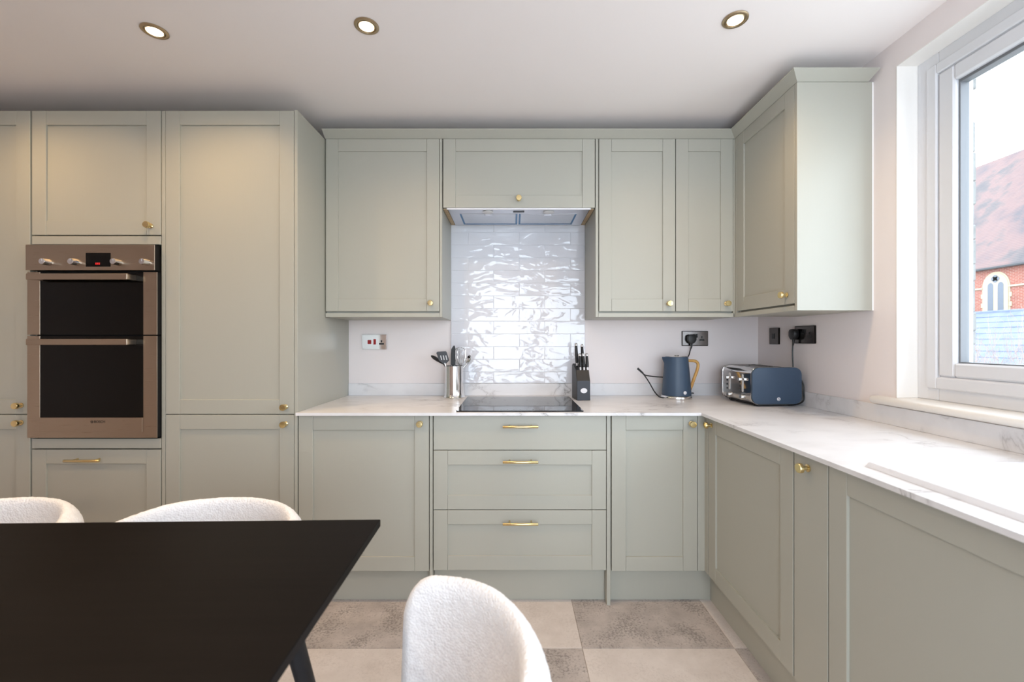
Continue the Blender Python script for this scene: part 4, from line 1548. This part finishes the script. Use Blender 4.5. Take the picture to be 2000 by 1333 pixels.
for x, y in ((-2.14, 1.62), (-2.14, 0.25), (-1.336, 0.25)):
    added_downlight(x, y)
downlight('lit ceiling downlight at left, above the oven side', -1.336, 1.615)
downlight('lit ceiling downlight in the middle, above the table corner', -0.536, 1.589)
downlight('lit ceiling downlight at right, nearest the window', 0.802, 1.558)

# ------------------------------------------------------------------ outside: church, slate roof, shrub, ground
g = struct('ground', bx(1.8, 60, -30, 60, -3.2, -3.0), M['ground'])
CX = 25.0
t = thing('church', 'red brick church with tiled roof and pointed stone window, outside', 'church', (CX, 22.4, -3.0))
def CY(y): return y - 22.4
def CZl(z): return z + 3.0
obj('wall', bx(0, 0.5, CY(4), CY(45), 0, CZl(5.03)), M['brick'], t)
bm = nobm()
prism(bm, [(-0.28, CZl(4.98)), (-0.25, CZl(5.10)), (5.3, CZl(12.6)), (10.9, CZl(5.10)), (10.9, CZl(4.9)), (5.3, CZl(12.45)), (0.3, CZl(4.98))], 'y', CY(3.6), CY(45.5))
rf = obj('roof', bm, M['church_roof'], t)
obj('far_wall', bx(10.0, 10.5, CY(4), CY(45), 0, CZl(5.03)), M['brick'], t)
obj('gutter', bx(-0.34, -0.2, CY(3.6), CY(45.5), CZl(4.93), CZl(5.05), 0.02), M['black_metal'], rf)
obj('string_course', bx(-0.06, 0.05, CY(22.98), CY(45), CZl(3.95), CZl(4.04), 0.01), M['stone'], t)
obj('string_course', bx(-0.06, 0.05, CY(4), CY(21.77), CZl(3.95), CZl(4.04), 0.01), M['stone'], t)
def arch(yc, hw, z0, zs, zt, n=12):
    """pointed arch outline in (y,z)"""
    pts = [(yc - hw, z0), (yc + hw, z0), (yc + hw, zs)]
    for k in range(1, n):
        u = k / n
        pts.append((yc + hw * math.cos(u * PI / 2) ** 0.9, zs + (zt - zs) * math.sin(u * PI / 2)))
    pts.append((yc, zt))
    for k in range(n - 1, 0, -1):
        u = k / n
        pts.append((yc - hw * math.cos(u * PI / 2) ** 0.9, zs + (zt - zs) * math.sin(u * PI / 2)))
    pts.append((yc - hw, zs))
    return pts
for WYC in (22.36, 17.4, 12.4):
    gw = obj('pointed_window', prism(nobm(), [(CY(a), CZl(b_)) for a, b_ in arch(WYC, 0.58, 1.6, 4.0, 4.72)], 'x', -0.05, 0.06), M['stone'], t)
    bm = nobm()
    prism(bm, [(CY(a), CZl(b_)) for a, b_ in arch(WYC, 0.64, 3.95, 4.0, 4.80)], 'x', -0.03, 0.02)
    obj('hood_mould', bm, M['stone'], gw)
    for k, (a, b_) in enumerate(((WYC + 0.09, WYC + 0.36), (WYC - 0.38, WYC - 0.11))):
        obj('lancet_pane', prism(nobm(), [(CY(p), CZl(q)) for p, q in arch((a + b_) / 2, (b_ - a) / 2, 1.7, 4.05, 4.25)], 'x', -0.058, -0.045), M['leaded'], gw)
    bm = nobm()
    for a in range(4):
        lathe(bm, [(0.115, -0.062), (0.115, -0.045)], 20, Matrix.Translation((0, CY(WYC) + 0.085 * math.cos(a * PI / 2), CZl(4.44) + 0.085 * math.sin(a * PI / 2))) @ Matrix.Rotation(PI / 2, 4, 'Y') @ Matrix.Translation((0, 0, 0.0)))
    obj('quatrefoil_pane', bm, M['leaded'], gw)
    for zz in range(9):
        for sy in (-1, 1):
            wq = 0.13 if zz % 2 else 0.06
            y_ = WYC + sy * (0.58 + wq / 2)
            obj('quoin', bx(-0.03, 0.03, CY(y_ - wq / 2), CY(y_ + wq / 2), CZl(1.75 + zz * 0.245), CZl(1.75 + zz * 0.245 + 0.235), 0.004), M['stone'], gw)

RX, RZt = 18.0, 2.30
t = thing('slate_roof_building', 'low building with a blue-grey slate roof in front of the church', 'building', (16.0, 18, -3.0))
obj('wall', bx(-2.3, 6.0, -14, 24, 0, 1.6), M['brick'], t)
a = math.atan2(3.9, 5.0)
slope = Matrix.Translation((-3.0, 0, RZt - 3.9 + 3.0)) @ Matrix.Rotation(-a, 4, 'Y')
Ls = math.hypot(3.9, 5.0)
nc = 19
for k in range(nc):
    u0 = Ls * k / nc
    u1 = Ls * (k + 1) / nc + 0.06
    bm = nobm()
    box(bm, u0, u1, -14.3, 24.3, 0.0, 0.03, 0.006)
    bmesh.ops.transform(bm, matrix=slope @ Matrix.Translation((u0, 0, 0.0)) @ Matrix.Rotation(math.radians(3.5), 4, 'Y') @ Matrix.Translation((-u0, 0, 0)), verts=bm.verts)
    obj('slate_course', bm, M['blue_slate'], t)
bm = nobm()
box(bm, 0, Ls, -14.2, 24.2, -0.12, -0.03)
bmesh.ops.transform(bm, matrix=slope, verts=bm.verts)
obj('roof_deck', bm, M['blue_slate'], t)
obj('ridge', bx(1.93, 2.13, -14.4, 24.4, RZt + 2.93, RZt + 3.06, 0.03), M['blue_slate'], t)
bm = nobm()
prism(bm, [(2.0, RZt + 2.9), (2.05, RZt + 3.0), (6.2, 1.5), (6.0, 1.4)], 'y', -14.2, 24.2)
obj('rear_slope', bm, M['blue_slate'], t)

random.seed(21)
t = thing('bare_shrub', 'bare branching shrub outside, low in the window', 'shrub', (9.5, 9.0, -3.0))
bm = nobm()
def branch(p, d, L, r, depth):
    q = p + d * L
    mid = (p + q) / 2 + Vector((random.uniform(-1, 1), random.uniform(-1, 1), random.uniform(-0.3, 0.3))) * L * 0.07
    tube(bm, [p, mid, q], lambda u: r * (1 - 0.35 * u), 5, 2)
    if depth == 0: return
    for _ in range(3):
        dd = (d + Vector((random.uniform(-1, 1), random.uniform(-1, 1), random.uniform(-0.25, 0.7))) * 0.62).normalized()
        branch(p + (q - p) * random.uniform(0.6, 1.0), dd, L * random.uniform(0.55, 0.8), r * 0.6, depth - 1)
for k in range(9):
    a = 2 * PI * k / 9
    branch(Vector((0.35 * math.cos(a), 0.7 * math.sin(a), 0)), Vector((0.10 * math.cos(a), 0.18 * math.sin(a), 1)).normalized(), 2.0, 0.020, 4)
o = obj('branches', bm, M['twig'], t)
o['kind'] = 'stuff'
